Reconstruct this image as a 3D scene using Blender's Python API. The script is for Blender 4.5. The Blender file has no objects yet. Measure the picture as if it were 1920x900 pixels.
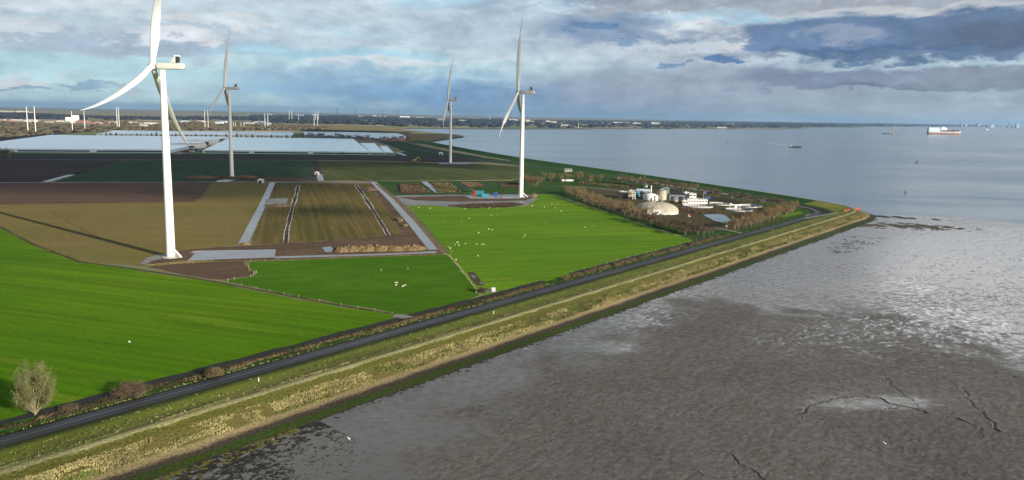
import bpy, math, random
import numpy as np
from mathutils import Vector, Matrix
from mathutils.geometry import tessellate_polygon

# ------------------------------------------------------------------ camera
CAM_H = 90.0
FPX, CX, CY = 1331.0, 960.0, 396.0
PITCH = math.atan2(181, 1331)
ROLL = math.radians(1.12)
fw = np.array([0, math.cos(PITCH), -math.sin(PITCH)])
r0 = np.array([1.0, 0, 0]); u0 = np.cross(r0, fw)
rt = math.cos(ROLL) * r0 + math.sin(ROLL) * u0
up = np.cross(rt, fw)
scene = bpy.context.scene
C = scene.collection
cam_d = bpy.data.cameras.new('camera')
cam = bpy.data.objects.new('camera', cam_d); C.objects.link(cam)
cam_d.sensor_width = 36.0
cam_d.lens = FPX / 1920 * 36
cam_d.shift_y = (CY - 450) / 1920
cam_d.clip_start = 1.0; cam_d.clip_end = 120000
m3 = Matrix(((rt[0], up[0], -fw[0]), (rt[1], up[1], -fw[1]), (rt[2], up[2], -fw[2])))
cam.matrix_world = Matrix.Translation((0, 0, CAM_H)) @ m3.to_4x4()
scene.camera = cam

def G(x, y, z=0.0):
    """point of the plane at height z that the survey photograph shows at x, y"""
    d = fw + rt * (x - CX) / FPX - up * (y - CY) / FPX
    t = (z - CAM_H) / d[2]
    p = np.array([0, 0, CAM_H]) + d * t
    return (float(p[0]), float(p[1]), float(z))

def horizon(x):
    return CY + FPX * (fw[2] + rt[2] * (x - CX) / FPX) / up[2]

# ------------------------------------------------------------------ light
SUN_EL = math.radians(15.0)
SUN_AZ = math.atan2(0.803, -0.597)          # clockwise from +Y
sun_dir = Vector((0.803 * math.cos(SUN_EL), -0.597 * math.cos(SUN_EL), math.sin(SUN_EL))).normalized()
scene.view_settings.view_transform = 'Standard'
scene.view_settings.look = 'None'
scene.view_settings.gamma = 1.0
scene.view_settings.exposure = 0.92
sd = bpy.data.lights.new('sun', 'SUN'); sd.energy = 5.0; sd.angle = math.radians(0.53); sd.color = (1.0, 0.90, 0.74)
sun = bpy.data.objects.new('sun', sd); C.objects.link(sun)
sun.rotation_euler = sun_dir.to_track_quat('Z', 'Y').to_euler()
sun.location = (300, -300, 400)

world = bpy.data.worlds.new('World'); scene.world = world; world.use_nodes = True
wt = world.node_tree; wn = wt.nodes; wl = wt.links
for n in list(wn): wn.remove(n)

def wmath(op, a, b=None, c=None):
    n = wn.new('ShaderNodeMath'); n.operation = op
    for i, v in enumerate((a, b, c)):
        if v is None: continue
        if isinstance(v, (int, float)): n.inputs[i].default_value = v
        else: wl.new(v, n.inputs[i])
    return n.outputs[0]

def s2l(c):
    return tuple(((v / 255) / 12.92 if v / 255 <= 0.04045 else ((v / 255 + 0.055) / 1.055) ** 2.4) for v in c)

wout = wn.new('ShaderNodeOutputWorld'); wbg = wn.new('ShaderNodeBackground')
wbg.inputs['Strength'].default_value = 0.1
wl.new(wbg.outputs[0], wout.inputs[0])
sky = wn.new('ShaderNodeTexSky'); sky.sky_type = 'NISHITA'; sky.sun_disc = False
sky.sun_elevation = SUN_EL; sky.sun_rotation = SUN_AZ
sky.air_density = 1.0; sky.dust_density = 0.6; sky.ozone_density = 2.0
wtc = wn.new('ShaderNodeTexCoord'); wsep = wn.new('ShaderNodeSeparateXYZ')
wl.new(wtc.outputs['Generated'], wsep.inputs[0])
AZ = wmath('ARCTAN2', wsep.outputs[0], wsep.outputs[1])
EL = wmath('ARCSINE', wsep.outputs[2])

def wnoise(sx, sy, scale, detail=6, rough=0.55, off=0.0, dist=0.0):
    cb = wn.new('ShaderNodeCombineXYZ')
    wl.new(wmath('MULTIPLY', AZ, sx), cb.inputs[0]); wl.new(wmath('MULTIPLY', EL, sy), cb.inputs[1])
    cb.inputs[2].default_value = off
    n = wn.new('ShaderNodeTexNoise'); n.inputs['Scale'].default_value = scale
    n.inputs['Detail'].default_value = detail; n.inputs['Roughness'].default_value = rough
    n.inputs['Distortion'].default_value = dist
    wl.new(cb.outputs[0], n.inputs['Vector'])
    return n.outputs[0]

def wmix(fac, a, b):
    n = wn.new('ShaderNodeMix'); n.data_type = 'RGBA'
    for i, v in ((0, fac), (6, a), (7, b)):
        if isinstance(v, (int, float)): n.inputs[i].default_value = v
        elif isinstance(v, tuple): n.inputs[i].default_value = (*v, 1)
        else: wl.new(v, n.inputs[i])
    return n.outputs[2]

EXPO = 2 ** 0.92
def skyc(c, k=1.0):                                      # a cloud tone given as it looks in daylight
    return tuple(v * k * 1.06 / (0.1 * EXPO) for v in s2l(c))

def smooth(x, a, b):
    n = wn.new('ShaderNodeMapRange'); n.interpolation_type = 'SMOOTHSTEP'
    wl.new(x, n.inputs[0])
    n.inputs[1].default_value = a; n.inputs[2].default_value = b
    return n.outputs[0]

n1 = wnoise(1, 4.5, 5.0, 7, 0.58, 3.1, 0.4)          # big streaky structure
n2 = wnoise(1, 2.6, 17.0, 6, 0.6, 7.7, 0.3)          # puffs
n3 = wnoise(1, 9, 4.0, 4, 0.5, 1.3, 0.2)             # thin veils
dn = wmath('SUBTRACT', n2, 0.5); dn1 = wmath('SUBTRACT', n1, 0.5)
nf = wnoise(1, 1.8, 42.0, 6, 0.62, 12.3, 0.2); nw = wnoise(1, 2.5, 9.0, 5, 0.55, 22.3, 0.3); nv = wnoise(1, 3.0, 13.0, 5, 0.6, 31.0, 0.2)
AZW = wmath('ADD', AZ, wmath('MULTIPLY', wmath('SUBTRACT', nw, 0.5), 0.16)); AZW = wmath('ADD', AZW, wmath('MULTIPLY', dn, 0.05))
ELW = wmath('ADD', EL, wmath('MULTIPLY', wmath('SUBTRACT', nv, 0.5), 0.050)); ELW = wmath('ADD', ELW, wmath('MULTIPLY', wmath('SUBTRACT', nf, 0.5), 0.022))

def blob(px, py, rx, ry, col, soft=0.5, opacity=1.0, rag=1.0, k=1.0, flat=0.0):
    """a cloud bank centred at azimuth/elevation of survey pixel px, py, half sizes in pixels"""
    global SKYC
    a0 = math.atan((px - 960) / FPX); e0 = (horizon(px) - py) / FPX
    ax = rx / FPX; ay = ry / FPX
    dx = wmath('DIVIDE', wmath('SUBTRACT', AZW, a0), ax)
    # banks follow the slight tilt of their own base
    dy = wmath('DIVIDE', wmath('SUBTRACT', ELW, e0), ay)
    if flat:
        neg = wmath('MINIMUM', dy, 0.0); pos = wmath('MAXIMUM', dy, 0.0)
        dy = wmath('ADD', wmath('MULTIPLY', neg, flat), pos)
    d = wmath('ADD', wmath('MULTIPLY', dx, dx), wmath('MULTIPLY', dy, dy))
    d = wmath('SQRT', d)
    d = wmath('ADD', d, wmath('MULTIPLY', wmath('SUBTRACT', nf, 0.5), -1.1 * rag))
    d = wmath('ADD', d, wmath('MULTIPLY', dn1, -1.2 * rag))
    m = wn.new('ShaderNodeMapRange'); m.interpolation_type = 'SMOOTHSTEP'
    wl.new(d, m.inputs[0]); m.inputs[1].default_value = 1.0 - soft * 0.5; m.inputs[2].default_value = 1.0 + soft * 0.5
    m.inputs[3].default_value = opacity; m.inputs[4].default_value = 0.0
    SKYC = wmix(m.outputs[0], SKYC, skyc(col, k) if isinstance(col, tuple) else col)

SKYC = wmix(0.65, sky.outputs[0], skyc((168, 206, 226)))
# horizon tint: cyan to the left, grey blue to the right
lr = smooth(AZ, -0.35, 0.45)
hz = wmix(lr, skyc((180, 212, 222)), skyc((146, 164, 180)))
SKYC = wmix(wmath('MULTIPLY', smooth(EL, 0.16, 0.0), 0.75), SKYC, hz)
# high stratus sheet with streaks
sheet = wmath('MULTIPLY', smooth(EL, 0.045, 0.10), smooth(n1, 0.37, 0.52))
SKYC = wmix(wmath('MULTIPLY', sheet, 0.85), SKYC, wmix(smooth(n2, 0.35, 0.65), skyc((166, 186, 204)), skyc((218, 226, 232))))
SKYC = wmix(wmath('MULTIPLY', smooth(n3, 0.50, 0.66), 0.55), SKYC, skyc((200, 216, 224)))
# left banks
blob(120, 70, 330, 40, (184, 198, 210), 0.9, 0.75, 1.0)
blob(300, 100, 190, 20, (158, 176, 196), 0.9, 0.7, 0.9)
blob(90, 30, 160, 26, (206, 216, 223), 0.8, 0.7)
blob(60, 115, 150, 16, (164, 182, 200), 0.9, 0.6)
blob(480, 30, 260, 26, (200, 213, 221), 0.9, 0.7)
blob(640, 60, 330, 40, (184, 202, 216), 0.9, 0.6)
blob(340, 84, 75, 12, (218, 222, 228), 0.6, 0.9)
blob(420, 55, 120, 10, (210, 218, 224), 0.6, 0.8)
blob(150, 22, 120, 10, (208, 215, 222), 0.6, 0.7)
blob(200, 138, 200, 12, (176, 212, 222), 0.9, 0.8, 0.6)
blob(560, 150, 120, 10, (180, 210, 222), 0.8, 0.6, 0.6)
blob(60, 84, 60, 12, (208, 214, 220), 0.8, 0.7)
blob(30, 168, 50, 7, (214, 216, 220), 0.7, 0.8)
blob(170, 168, 40, 7, (140, 172, 196), 0.6, 0.85)
blob(240, 171, 40, 6, (160, 186, 204), 0.6, 0.7)
blob(62, 175, 26, 3.5, (138, 168, 194), 0.6, 0.8)
blob(300, 176, 60, 7, (196, 208, 216), 0.7, 0.6)
# centre: clear strip, white rim, blue shower bank
blob(620, 108, 170, 15, (166, 206, 222), 0.8, 0.85, 0.7)
blob(700, 124, 130, 9, (206, 215, 222), 0.6, 0.9, 1.0)
blob(800, 172, 330, 28, (126, 168, 204), 1.2, 0.9, 0.6)
blob(610, 142, 130, 14, (140, 174, 202), 0.9, 0.55)
blob(960, 60, 200, 40, (164, 184, 202), 0.9, 0.6)
blob(900, 104, 90, 9, (190, 204, 214), 0.8, 0.6)
blob(1040, 195, 330, 22, (118, 148, 184), 1.2, 0.7, 0.5)
# right: bright window, dark banks
blob(1290, 88, 150, 34, (222, 225, 229), 0.9, 0.95, 0.9)
blob(1180, 90, 170, 30, (176, 192, 206), 1.0, 0.7)
blob(1310, 168, 260, 40, (150, 160, 178), 1.1, 0.85, 0.6)
blob(1450, 50, 110, 10, (150, 200, 224), 0.6, 0.8)
blob(1160, 62, 120, 26, (110, 138, 172), 0.7, 0.7)
blob(1260, 6, 270, 26, (142, 152, 170), 0.6, 0.95, 0.8)
blob(1640, 18, 420, 38, (160, 168, 180), 0.6, 0.95, 0.7)
blob(1560, 8, 200, 12, (186, 186, 190), 0.9, 0.6)
blob(1640, 52, 190, 10, (196, 200, 204), 0.7, 0.8)
blob(1800, 92, 400, 34, (98, 122, 154), 0.4, 0.97, 0.65, flat=1.5)
blob(1500, 98, 105, 34, (106, 132, 166), 0.4, 0.97, 0.8, flat=1.8)
blob(1720, 120, 330, 12, (76, 104, 142), 0.9, 0.85, 0.5)
blob(1900, 100, 120, 22, (90, 104, 126), 0.9, 0.7, 0.6)
blob(1560, 84, 60, 12, (148, 160, 180), 0.8, 0.7, 1.0)
blob(1640, 158, 250, 18, (122, 136, 160), 0.6, 0.9, 0.6)
blob(1690, 172, 150, 7, (106, 120, 144), 0.8, 0.8, 0.5)
blob(1850, 165, 190, 16, (140, 150, 166), 0.8, 0.7, 0.5)
blob(1325, 116, 34, 7, (88, 124, 170), 0.5, 0.9, 0.6)
blob(1225, 124, 28, 4, (110, 142, 180), 0.5, 0.8, 0.6)
blob(1100, 57, 36, 9, (96, 130, 172), 0.5, 0.8, 0.6)
blob(1176, 80, 14, 9, (120, 150, 184), 0.5, 0.7, 0.6)
blob(1338, 88, 18, 7, (128, 152, 182), 0.5, 0.7, 0.6)
blob(1700, 205, 340, 20, (150, 166, 180), 1.2, 0.7, 0.4)
# higher sky above the frame: sunlit cloud tops that the wet mud mirrors
blob(1520, -85, 230, 40, (150, 158, 178), 0.9, 0.85, 0.6)
blob(1850, -75, 170, 62, (255, 252, 248), 0.9, 1.0, 0.8, 2.7)
blob(1560, -195, 150, 50, (255, 250, 244), 0.9, 0.95, 0.8, 2.4)
blob(1250, -165, 75, 45, (255, 250, 244), 0.9, 0.95, 0.8, 2.4)
blob(1200, -440, 800, 150, (104, 106, 112), 1.2, 0.9, 0.6)
# unseen sky overhead and behind the viewpoint, darkened to cut fill light
over = wmath('MAXIMUM', smooth(EL, 0.40, 0.62), wmath('MULTIPLY', smooth(wmath('ABSOLUTE', AZ), 0.95, 1.35), smooth(EL, 0.02, 0.12)))
SKYC = wmix(wmath('MULTIPLY', over, 0.85), SKYC, wmix(smooth(n1, 0.4, 0.6), skyc((84, 96, 112)), skyc((118, 128, 142))))
SKYV = wn.new('ShaderNodeVectorMath'); SKYV.operation = 'SCALE'; wl.new(SKYC, SKYV.inputs[0])
wl.new(wmath('ADD', 0.43, wmath('ADD', wmath('MULTIPLY', n2, 0.64), wmath('MULTIPLY', nf, 0.54))), SKYV.inputs['Scale'])
wl.new(SKYV.outputs[0], wbg.inputs['Color'])

# ------------------------------------------------------------------ helpers
def setp(o, label=None, cat=None, group=None, kind=None):
    if label: o['label'] = label
    if cat: o['category'] = cat
    if group: o['group'] = group
    if kind: o['kind'] = kind
    return o

def thing(name, label, cat, loc=(0, 0, 0), rz=0.0, group=None):
    o = bpy.data.objects.new(name, None); C.objects.link(o)
    o.location = loc; o.rotation_euler = (0, 0, rz); o.empty_display_size = 1
    return setp(o, label, cat, group)

class MB:
    def __init__(s): s.v = []; s.f = []; s.mi = []
    def add(s, vs, fs, mi=0):
        b = len(s.v); s.v += [tuple(map(float, v)) for v in vs]
        s.f += [tuple(i + b for i in f) for f in fs]; s.mi += [mi] * len(fs)
    def box(s, x0, y0, z0, x1, y1, z1, mi=0, taper=0.0, rz=0.0, c=(0, 0)):
        t = taper
        vs = [(x0, y0, z0), (x1, y0, z0), (x1, y1, z0), (x0, y1, z0),
              (x0 + t, y0 + t, z1), (x1 - t, y0 + t, z1), (x1 - t, y1 - t, z1), (x0 + t, y1 - t, z1)]
        if rz:
            ca, sa = math.cos(rz), math.sin(rz)
            vs = [(c[0] + x * ca - y * sa, c[1] + x * sa + y * ca, z) for x, y, z in vs]
        s.add(vs, [(0, 3, 2, 1), (4, 5, 6, 7), (0, 1, 5, 4), (1, 2, 6, 5), (2, 3, 7, 6), (3, 0, 4, 7)], mi)
    def tube(s, pts, rad, n=8, cap=True, mi=0):
        rings = []
        pts = [Vector(p) for p in pts]
        for i, p in enumerate(pts):
            d = (pts[min(i + 1, len(pts) - 1)] - pts[max(i - 1, 0)]).normalized()
            a = d.orthogonal().normalized(); b = d.cross(a)
            r = rad[i] if isinstance(rad, (list, tuple)) else rad
            rings.append([p + (a * math.cos(2 * math.pi * k / n) + b * math.sin(2 * math.pi * k / n)) * r for k in range(n)])
        # keep rings aligned
        for i in range(1, len(rings)):
            best = min(range(n), key=lambda o: sum((rings[i][(k + o) % n] - rings[i - 1][k]).length for k in (0, n // 2)))
            rings[i] = [rings[i][(k + best) % n] for k in range(n)]
        vs = [v for r in rings for v in r]; fs = []
        for i in range(len(rings) - 1):
            for k in range(n):
                fs.append((i * n + k, i * n + (k + 1) % n, (i + 1) * n + (k + 1) % n, (i + 1) * n + k))
        if cap:
            fs.append(tuple(range(n))[::-1]); fs.append(tuple((len(rings) - 1) * n + k for k in range(n)))
        s.add(vs, fs, mi)
    def lathe(s, prof, n=24, c=(0, 0, 0), sx=1, sy=1, mi=0):
        vs = []; fs = []
        for r, z in prof:
            for k in range(n):
                a = 2 * math.pi * k / n
                vs.append((c[0] + r * sx * math.cos(a), c[1] + r * sy * math.sin(a), c[2] + z))
        for i in range(len(prof) - 1):
            for k in range(n):
                fs.append((i * n + k, i * n + (k + 1) % n, (i + 1) * n + (k + 1) % n, (i + 1) * n + k))
        fs.append(tuple((len(prof) - 1) * n + k for k in range(n)))
        s.add(vs, fs, mi)
    def build(s, name, mat, parent=None, smooth=False):
        return mesh_obj(name, s.v, s.f, mat, parent, smooth, s.mi)

def mesh_obj(name, v, f, mat, parent=None, smooth=False, mi=None):
    me = bpy.data.meshes.new(name); me.from_pydata([tuple(p) for p in v], [], f)
    mats = mat if isinstance(mat, (list, tuple)) else [mat]
    for m in mats: me.materials.append(m)
    if mi and len(mats) > 1: me.polygons.foreach_set('material_index', mi)
    if smooth: me.polygons.foreach_set('use_smooth', [True] * len(me.polygons))
    me.update()
    o = bpy.data.objects.new(name, me); C.objects.link(o)
    if parent: o.parent = parent
    return o

def copy_tree(o, parent=None):
    c = o.copy(); C.objects.link(c)
    if parent: c.parent = parent
    for ch in o.children: copy_tree(ch, c)
    return c

def fast_mesh(name, V, T, mat, smooth=False, mi=None):
    """numpy verts (n,3) and tris/quads (m,k)"""
    me = bpy.data.meshes.new(name); k = T.shape[1]
    me.vertices.add(len(V)); me.vertices.foreach_set('co', V.astype(np.float32).ravel())
    me.loops.add(T.size); me.loops.foreach_set('vertex_index', T.astype(np.int32).ravel())
    me.polygons.add(len(T)); me.polygons.foreach_set('loop_start', np.arange(0, T.size, k, dtype=np.int32))
    mats = mat if isinstance(mat, (list, tuple)) else [mat]
    for m in mats: me.materials.append(m)
    me.update(calc_edges=True)
    if mi is not None: me.polygons.foreach_set('material_index', mi.astype(np.int32))
    if smooth: me.polygons.foreach_set('use_smooth', np.ones(len(T), dtype=bool))
    me.update()
    o = bpy.data.objects.new(name, me); C.objects.link(o)
    return o

# ------------------------------------------------------------------ materials
def newmat(name):
    m = bpy.data.materials.new(name); m.use_nodes = True
    nt = m.node_tree; b = nt.nodes['Principled BSDF']
    b.inputs['Specular IOR Level'].default_value = 0.3
    return m, nt, nt.nodes, nt.links, b

def plain(name, col, rough=0.7, var=0.12, scale=0.6, metal=0.0, spec=0.3, bump=0.0):
    m, nt, n, l, b = newmat(name)
    tc = n.new('ShaderNodeTexCoord'); nz = n.new('ShaderNodeTexNoise'); nz.inputs['Scale'].default_value = scale
    nz.inputs['Detail'].default_value = 5
    l.new(tc.outputs['Object'], nz.inputs['Vector'])
    mr = n.new('ShaderNodeMapRange'); l.new(nz.outputs[0], mr.inputs[0])
    mr.inputs[1].default_value = 0.3; mr.inputs[2].default_value = 0.7
    mr.inputs[3].default_value = 1 - var; mr.inputs[4].default_value = 1 + var
    mx = n.new('ShaderNodeVectorMath'); mx.operation = 'SCALE'; mx.inputs[0].default_value = col
    l.new(mr.outputs[0], mx.inputs['Scale']); l.new(mx.outputs[0], b.inputs['Base Color'])
    b.inputs['Roughness'].default_value = rough; b.inputs['Metallic'].default_value = metal
    b.inputs['Specular IOR Level'].default_value = spec
    if bump:
        bp = n.new('ShaderNodeBump'); bp.inputs['Strength'].default_value = bump; l.new(nz.outputs[0], bp.inputs['Height'])
        l.new(bp.outputs[0], b.inputs['Normal'])
    return m

def fieldmat(name, c1, c2, c3=None, ang=0.0, row=0.0, rowk=0.25, big=90.0, fine=2.0, rough=0.95, bump=0.3,
             stretch=6.0, patch=(0.45, 0.6), spec=0.02, finek=0.35, tram=0.0):
    """c1/c2 large patches, c3 speckles, row = row spacing in metres along angle ang"""
    m, nt, n, l, b = newmat(name)
    tc = n.new('ShaderNodeTexCoord'); mp = n.new('ShaderNodeMapping'); mp.vector_type = 'POINT'
    mp.inputs['Rotation'].default_value = (0, 0, -ang)
    l.new(tc.outputs['Object'], mp.inputs['Vector'])
    def noise(scale, det=6, sx=1.0, rough=0.55, src=None):
        mm = n.new('ShaderNodeMapping'); mm.inputs['Scale'].default_value = (1 / sx, 1, 1)
        l.new(mp.outputs[0], mm.inputs['Vector'])
        nz = n.new('ShaderNodeTexNoise'); nz.inputs['Scale'].default_value = scale
        nz.inputs['Detail'].default_value = det; nz.inputs['Roughness'].default_value = rough
        l.new(mm.outputs[0], nz.inputs['Vector']); return nz.outputs[0]
    def mix(f, a, c, blend='MIX'):
        x = n.new('ShaderNodeMix'); x.data_type = 'RGBA'; x.blend_type = blend
        for i, v in ((0, f), (6, a), (7, c)):
            if isinstance(v, (int, float)): x.inputs[i].default_value = v
            elif isinstance(v, tuple): x.inputs[i].default_value = (*v, 1)
            else: l.new(v, x.inputs[i])
        return x.outputs[2]
    def rng(x, a, c, d=0.0, e=1.0):
        r = n.new('ShaderNodeMapRange'); r.interpolation_type = 'SMOOTHSTEP'; l.new(x, r.inputs[0])
        for i, v in enumerate((a, c, d, e)): r.inputs[i + 1].default_value = v
        return r.outputs[0]
    nb = noise(1 / big, 5, 2.0); nm = noise(1 / (big * 0.12), 6, stretch); nf = noise(1 / fine, 4, 1.5)
    col = mix(rng(nb, *patch), c1, c2)
    col = mix(rng(nm, 0.40, 0.62, 0.0, 0.45), col, tuple(v * 0.72 for v in c1))
    if c3: col = mix(rng(nm, 0.55, 0.72, 0.0, 0.8), col, c3)
    k = rng(nf, 0.3, 0.7, 1 - finek, 1 + finek)
    vm = n.new('ShaderNodeVectorMath'); vm.operation = 'SCALE'; l.new(col, vm.inputs[0]); l.new(k, vm.inputs['Scale'])
    col = vm.outputs[0]
    if row:
        nr = noise(1 / row, 3, 60.0)
        k2 = rng(nr, 0.38, 0.62, 1 - rowk, 1 + rowk)
        vm = n.new('ShaderNodeVectorMath'); vm.operation = 'SCALE'; l.new(col, vm.inputs[0]); l.new(k2, vm.inputs['Scale'])
        col = vm.outputs[0]
    l.new(col, b.inputs['Base Color'])
    b.inputs['Roughness'].default_value = rough; b.inputs['Specular IOR Level'].default_value = spec
    if bump:
        bp = n.new('ShaderNodeBump'); bp.inputs['Strength'].default_value = bump; bp.inputs['Distance'].default_value = 0.3
        l.new(nf, bp.inputs['Height']); l.new(bp.outputs[0], b.inputs['Normal'])
    return m

DA = math.radians(49.1)                                 # heading of the sea wall
M = {}
M['pasture'] = fieldmat('pasture', (0.1009, 0.2091, 0.0110), (0.1376, 0.2403, 0.0147), (0.1575, 0.2258, 0.0210), DA - 0.55, 3.0, 0.10, 120, 1.6, finek=0.11, bump=0.1, stretch=9)
M['pasture_near'] = fieldmat('pasture_near', (0.0708, 0.1678, 0.0045), (0.1016, 0.1941, 0.0063), (0.1313, 0.2048, 0.0126), DA - 1.15, 4.0, 0.10, 110, 1.5, finek=0.11, bump=0.1, stretch=12)
M['pasture_mid'] = fieldmat('pasture_mid', (0.0547, 0.1431, 0.0063), (0.0715, 0.1598, 0.0084), None, 0.2, 0, 0.1, 60, 1.5, finek=0.11, bump=0.1, stretch=3)
M['rough_green'] = fieldmat('rough_green', (0.0322, 0.0782, 0.0166), (0.0506, 0.0966, 0.0202), (0.0828, 0.0782, 0.0368), 0.3, 0, 0, 60, 3, finek=0.35)
M['dark_green'] = fieldmat('dark_green', (0.0436, 0.0762, 0.0393), (0.0528, 0.0860, 0.0430), None, 2.0, 5, 0.07, 150, 4, finek=0.12)
M['olive_rows'] = fieldmat('olive_rows', (0.0648, 0.0810, 0.0270), (0.0882, 0.0990, 0.0342), None, 2.05, 9, 0.16, 130, 5, finek=0.12)
M['stubble'] = fieldmat('stubble', (0.1899, 0.1502, 0.0531), (0.1602, 0.1412, 0.0453), (0.1958, 0.1442, 0.0712), 0.1, 0, 0, 80, 2.5, finek=0.12)
M['stubble_rows'] = fieldmat('stubble_rows', (0.1402, 0.1079, 0.0385), (0.1028, 0.0948, 0.0281), (0.1558, 0.1079, 0.0526), math.radians(108), 3.5, 0.16, 80, 2, finek=0.12)
M['brown'] = fieldmat('brown', (0.1148, 0.0753, 0.0551), (0.1377, 0.0918, 0.0643), None, 0.05, 6, 0.06, 150, 3, finek=0.10)
M['dark_brown'] = fieldmat('dark_brown', (0.0649, 0.0505, 0.0478), (0.0758, 0.0577, 0.0523), None, 0.0, 6, 0.06, 150, 5, finek=0.08)
M['soil'] = fieldmat('soil', (0.1125, 0.0750, 0.0525), (0.1425, 0.0975, 0.0675), (0.0900, 0.0638, 0.0450), 0.0, 0, 0, 25, 1.5, bump=0.6)
M['soil_plot'] = fieldmat('soil_plot', (0.1125, 0.0735, 0.0525), (0.1237, 0.0825, 0.0585), None, 0.4, 2, 0.08, 40, 1.5, finek=0.12)
M['wet_yard'] = fieldmat('wet_yard', (0.1360, 0.1120, 0.0960), (0.2240, 0.2160, 0.2080), (0.2880, 0.2880, 0.2960), 0.0, 0, 0, 18, 2, rough=0.45, spec=0.5)
M['scrub'] = fieldmat('scrub', (0.0765, 0.0663, 0.0382), (0.1212, 0.0955, 0.0510), (0.0638, 0.0955, 0.0255), 0.4, 0, 0, 30, 2, bump=0.6)
M['heath'] = fieldmat('heath', (0.0770, 0.0525, 0.0350), (0.1120, 0.0700, 0.0385), (0.0490, 0.0700, 0.0140), 0.4, 0, 0, 20, 2, bump=0.6)
M['concrete'] = fieldmat('concrete', (0.2400, 0.2480, 0.2720), (0.2880, 0.2960, 0.3200), (0.2000, 0.2000, 0.2160), 0.0, 0, 0, 14, 1.5, rough=0.35, spec=0.5, finek=0.1, bump=0.05)
M['track'] = fieldmat('track', (0.1920, 0.1840, 0.1760), (0.2400, 0.2320, 0.2240), (0.1440, 0.1280, 0.1040), 0.0, 0, 0, 14, 1.2, rough=0.6, spec=0.4, finek=0.15, bump=0.1)
M['asphalt'] = fieldmat('asphalt', (0.036, 0.040, 0.047), (0.052, 0.056, 0.066), (0.028, 0.030, 0.035), DA, 1.1, 0.22, 30, 1.2, rough=0.6, spec=0.2, finek=0.12, bump=0.08, stretch=20)
M['water_puddle'] = plain('water_puddle', (0.03, 0.04, 0.05), 0.04, 0.05, 0.3, spec=0.6)
M['reed'] = plain('reed', (0.1339, 0.1001, 0.0527), 0.9, 0.4, 0.35)
M['reed_dark'] = plain('reed_dark', (0.0510, 0.0423, 0.0210), 0.9, 0.5, 0.35)
M['tuft'] = plain('tuft', (0.2587, 0.2300, 0.1012), 0.9, 0.35, 0.12)
M['tuft_green'] = plain('tuft_green', (0.115, 0.130, 0.036), 0.9, 0.35, 0.12)
M['white'] = plain('white_paint', (0.7872, 0.7872, 0.7675), 0.35, 0.03, 0.2, spec=0.4)
M['whitegrey'] = plain('light_grey_paint', (0.5016, 0.5016, 0.4765), 0.4, 0.04, 0.5, spec=0.4)
M['dark'] = plain('dark_metal', (0.03, 0.03, 0.035), 0.5, 0.2, 1)
M['steel'] = plain('galvanised_steel', (0.22, 0.24, 0.27), 0.5, 0.1, 1, metal=0.3)
M['beige'] = plain('beige_cladding', (0.3600, 0.3240, 0.2592), 0.7, 0.08, 0.3)
M['conc'] = plain('cast_concrete', (0.42, 0.40, 0.37), 0.8, 0.12, 0.4)
M['bark'] = plain('bark', (0.20, 0.165, 0.11), 0.9, 0.3, 1.5)
M['bark_pale'] = plain('pale_bark', (0.26, 0.225, 0.14), 0.9, 0.2, 1.5)
M['twig_tan'] = plain('tan_twigs', (0.1800, 0.1332, 0.0634), 0.9, 0.35, 0.25)
M['twig_brown'] = plain('brown_twigs', (0.0975, 0.0713, 0.0435), 0.9, 0.35, 0.25)
M['leaf_grey'] = plain('grey_green_leaves', (0.125, 0.130, 0.052), 0.85, 0.3, 0.4)
M['leaf_dark'] = plain('dark_needles', (0.022, 0.038, 0.026), 0.9, 0.35, 0.4)
M['far_wood'] = plain('hazed_wood_foliage', (0.020, 0.026, 0.036), 0.95, 0.4, 0.012)  # distance haze and cloud shade are put into this bluish dark colour
M['far_scrub'] = plain('far_scrub_foliage', (0.085, 0.072, 0.045), 0.95, 0.4, 0.012)
M['red'] = plain('red_paint', (0.2700, 0.0300, 0.0180), 0.5, 0.1, 0.5)
M['orange'] = plain('orange_mesh', (0.33, 0.05, 0.02), 0.7, 0.1, 0.5)
M['soiltank'] = plain('pale_orange_paint', (0.45, 0.20, 0.09), 0.6, 0.1, 0.5)
M['yellow'] = plain('yellow_paint', (0.60, 0.40, 0.03), 0.5, 0.1, 0.5)
M['turq'] = plain('turquoise_paint', (0.0300, 0.1920, 0.2400), 0.5, 0.1, 0.5)
M['blue'] = plain('blue_paint', (0.0280, 0.0840, 0.2240), 0.5, 0.1, 0.5)
M['paleblue'] = plain('pale_blue_cladding', (0.48, 0.58, 0.66), 0.5, 0.06, 0.2)
M['darkgreen_tank'] = plain('green_cladding', (0.10, 0.17, 0.13), 0.6, 0.1, 0.5)
M['glass'] = plain('dark_glass', (0.02, 0.025, 0.03), 0.1, 0.05, 1, spec=0.6)
M['wool'] = plain('wool', (0.5600, 0.5280, 0.4400), 0.95, 0.08, 3)
M['post'] = plain('post_wood', (0.45, 0.36, 0.18), 0.9, 0.2, 2)
M['brick'] = plain('red_wall', (0.2880, 0.1600, 0.1360), 0.8, 0.1, 0.1)
M['rust'] = plain('rust_red_hull', (0.20, 0.10, 0.08), 0.6, 0.1, 0.05)
M['spoil'] = plain('spoil_soil', (0.1400, 0.0980, 0.0476), 0.95, 0.35, 0.35, bump=0.4)
M['spoil_dark'] = plain('dark_spoil', (0.13, 0.085, 0.06), 0.95, 0.4, 0.3, bump=0.4)
M['weed'] = plain('black_seaweed', (0.018, 0.017, 0.014), 0.8, 0.3, 1.0)
M['stonemud'] = plain('muddy_stones', (0.070, 0.056, 0.042), 0.85, 0.35, 0.4)
M['algae'] = plain('yellow_green_weed', (0.10, 0.09, 0.014), 0.9, 0.3, 0.4)
M['foam'] = plain('foam', (0.50, 0.56, 0.60), 0.5, 0.2, 0.05)
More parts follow.
